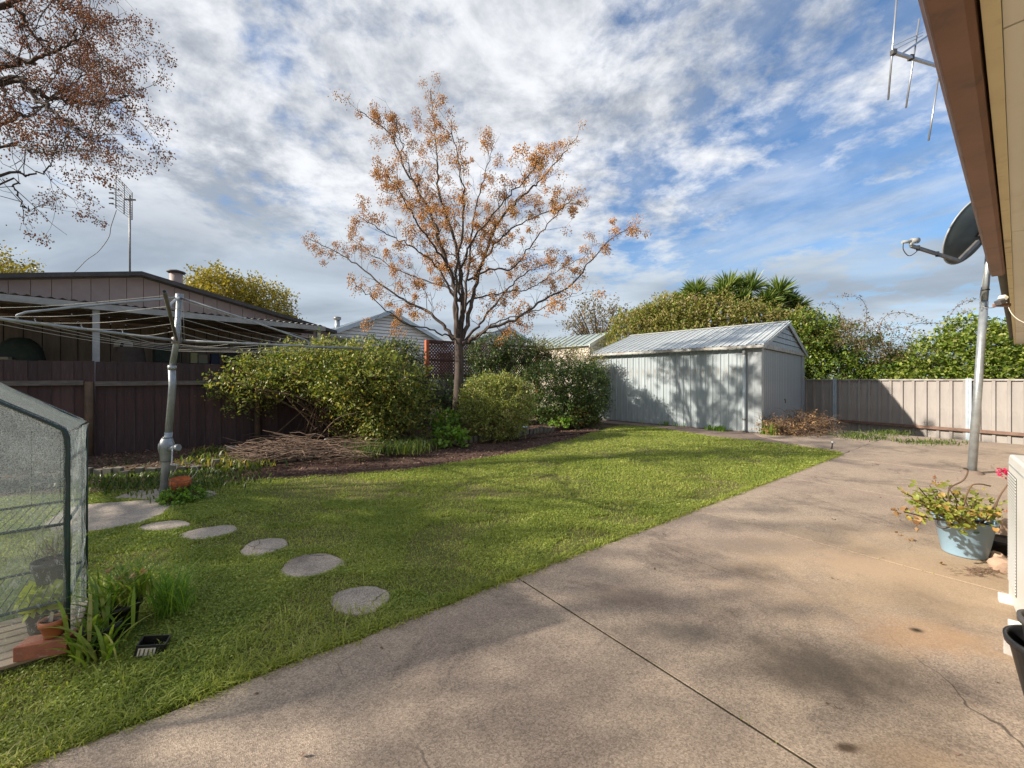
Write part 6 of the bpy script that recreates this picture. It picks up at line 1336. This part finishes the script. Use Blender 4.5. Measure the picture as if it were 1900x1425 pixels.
# clover / creeping leaves: near-horizontal little rhombs
nk = len(Pc); a = rs.uniform(0, 6.28, nk); Dk = np.stack([np.cos(a), np.sin(a), rs.normal(.15, .35, nk)], 1); V2, F2 = leaves(Pc, Dk, szc*1.6, rs, .75, fold=.35, jitter=.3, up=1.2)
o = npobj('grass', V1, F1, M_['grass'], origin=(0, 0, 0)); tag(o, 'short green lawn grass', 'grass', kind='stuff')
M_['clover'] = leafmat('creeping clover', [(.085, .135, .028), (.165, .24, .045), (.265, .335, .065), (.37, .42, .10), (.47, .43, .22)], .3, .5, .3, 1.1, .42)
o = npobj('clover', V2, F2, M_['clover'], origin=(0, 0, 0)); tag(o, 'small clover leaves spread through the lawn', 'clover', kind='stuff')
k = 60000; x = rs.uniform(-6, 5, k); y = rs.uniform(1.2, 7, k); ok = inpoly(poly2, x, y) & (fbm(x*1.6+3, y*2.1, 9) < .43+.05*(y < 3)) & (rs.random(k) < np.clip(2.2/y, .15, 1)); x, y = x[ok], y[ok]
V, F = blades(np.stack([x, y, 0*x], 1), .018, .0045, rs, lean=2.2)
M_['drygrass'] = leafmat('dry grass', [(.12, .075, .04), (.24, .17, .09), (.36, .28, .15)], .2, .7, .2)
tag(npobj('dry_grass', V, F, M_['drygrass'], origin=(0, 0, 0)), 'dead straw-coloured grass in the bare lawn patches', 'grass', kind='stuff')
# longer ragged grass hanging over the patio edge
s_ = rs.uniform(-3.2, 8.1, 9000); tq = rs.normal(-.03, .03, 9000); Pe = np.stack([O.x+E.x*s_+N.x*tq, O.y+E.y*s_+N.y*tq, 0*s_], 1); hh_ = np.where(s_ < .5, .06, .045)*np.ones_like(s_); V, F = blades(Pe, hh_, .004+.0007*np.hypot(Pe[:, 0], Pe[:, 1]), rs, lean=1.3)
tag(npobj('edge_grass', V, F, M_['grass'], origin=(0, 0, 0)), 'ragged longer grass along the patio edge', 'grass', kind='stuff')
k = 2600; s_ = rs.uniform(-3.2, -.6, k); tq = -np.abs(rs.normal(0, .35, k)); Pe = np.stack([O.x+E.x*s_+N.x*tq, O.y+E.y*s_+N.y*tq, 0*s_], 1)
m_ok = fbm(Pe[:, 0]*2.2, Pe[:, 1]*2.2, 5) > .48; V, F = blades(Pe[m_ok], .062, .0055, rs, lean=1.2)
tag(npobj('long_grass', V, F, M_['grass'], origin=(0, 0, 0)), 'longer grass tufts in the near corner of the lawn', 'grass', kind='stuff')
# mulch chips and fallen berries
k = 26000; x = rs.uniform(-8.5, 3, k); y = rs.uniform(5.2, 13, k); ok = inpoly(ap, x, y); x, y = x[ok], y[ok]
x2 = rs.uniform(-8.5, 3, 30000); y2 = rs.uniform(5.2, 15, 30000); ok = inpoly(bed, x2, y2); x2, y2 = x2[ok], y2[ok]
Pm = np.concatenate([np.stack([x, y, 0*x+.012], 1), np.stack([x2, y2, 0*x2+.105], 1)]); a = rs.uniform(0, 6.28, len(Pm)); V, F = leaves(Pm, np.stack([np.cos(a), np.sin(a), rs.normal(0, .3, len(a))], 1), .05, rs, .5, jitter=.3)
M_['chips'] = leafmat('leaf litter', [(.05, .03, .02), (.12, .07, .05), (.20, .125, .09), (.30, .2, .15)], .05, .8, .2)
tag(npobj('mulch_litter', V, F, M_['chips'], origin=(0, 0, 0)), 'brown leaf litter on the garden bed', 'leaf litter', kind='stuff')
# little weeds out of the main slab joint
k = 300; s_ = rs.normal(0, .004, k)+rs.choice([0, 2.57, 5.14, 7.71], k, p=[.2, .3, .2, .3]); tq = rs.uniform(.05, 3.2, k)
for nm in ('x',): pass
Pj = np.stack([O.x+E.x*s_+N.x*tq, O.y+E.y*s_+N.y*tq, 0*s_], 1); keep = fbm(tq*2.5, s_*.7+3, 8) > .62; V, F = blades(Pj[keep], .022, .004, rs)
tag(npobj('joint_weeds', V, F, M_['grass'], origin=(0, 0, 0)), 'tiny weeds growing in the patio joints', 'weeds', kind='stuff')
rs = np.random.default_rng(300); k = 46; sq = rs.uniform(-2.5, 9, k); tq = rs.uniform(.1, 2.6, k)
Pd = np.stack([O.x+E.x*sq+N.x*tq, O.y+E.y*sq+N.y*tq, 0*sq+.018], 1); Pd = np.concatenate([Pd, Pd[:22]+rs.normal(0, .02, (22, 3))*np.array([1, 1, 0])]); V, F = leaves(Pd, rs.normal(0, 1, (len(Pd), 3))*np.array([1, 1, .12]), .022, rs, .6, jitter=.1)
tag(npobj('patio_debris', V, F, M_['chips'], origin=(0, 0, 0)), 'few small dry leaf crumbs scattered on the patio', 'debris', kind='stuff')
print('tris', sum(len(o.data.polygons) for o in sc.objects if o.type == 'MESH'), 'objects', len(sc.objects))
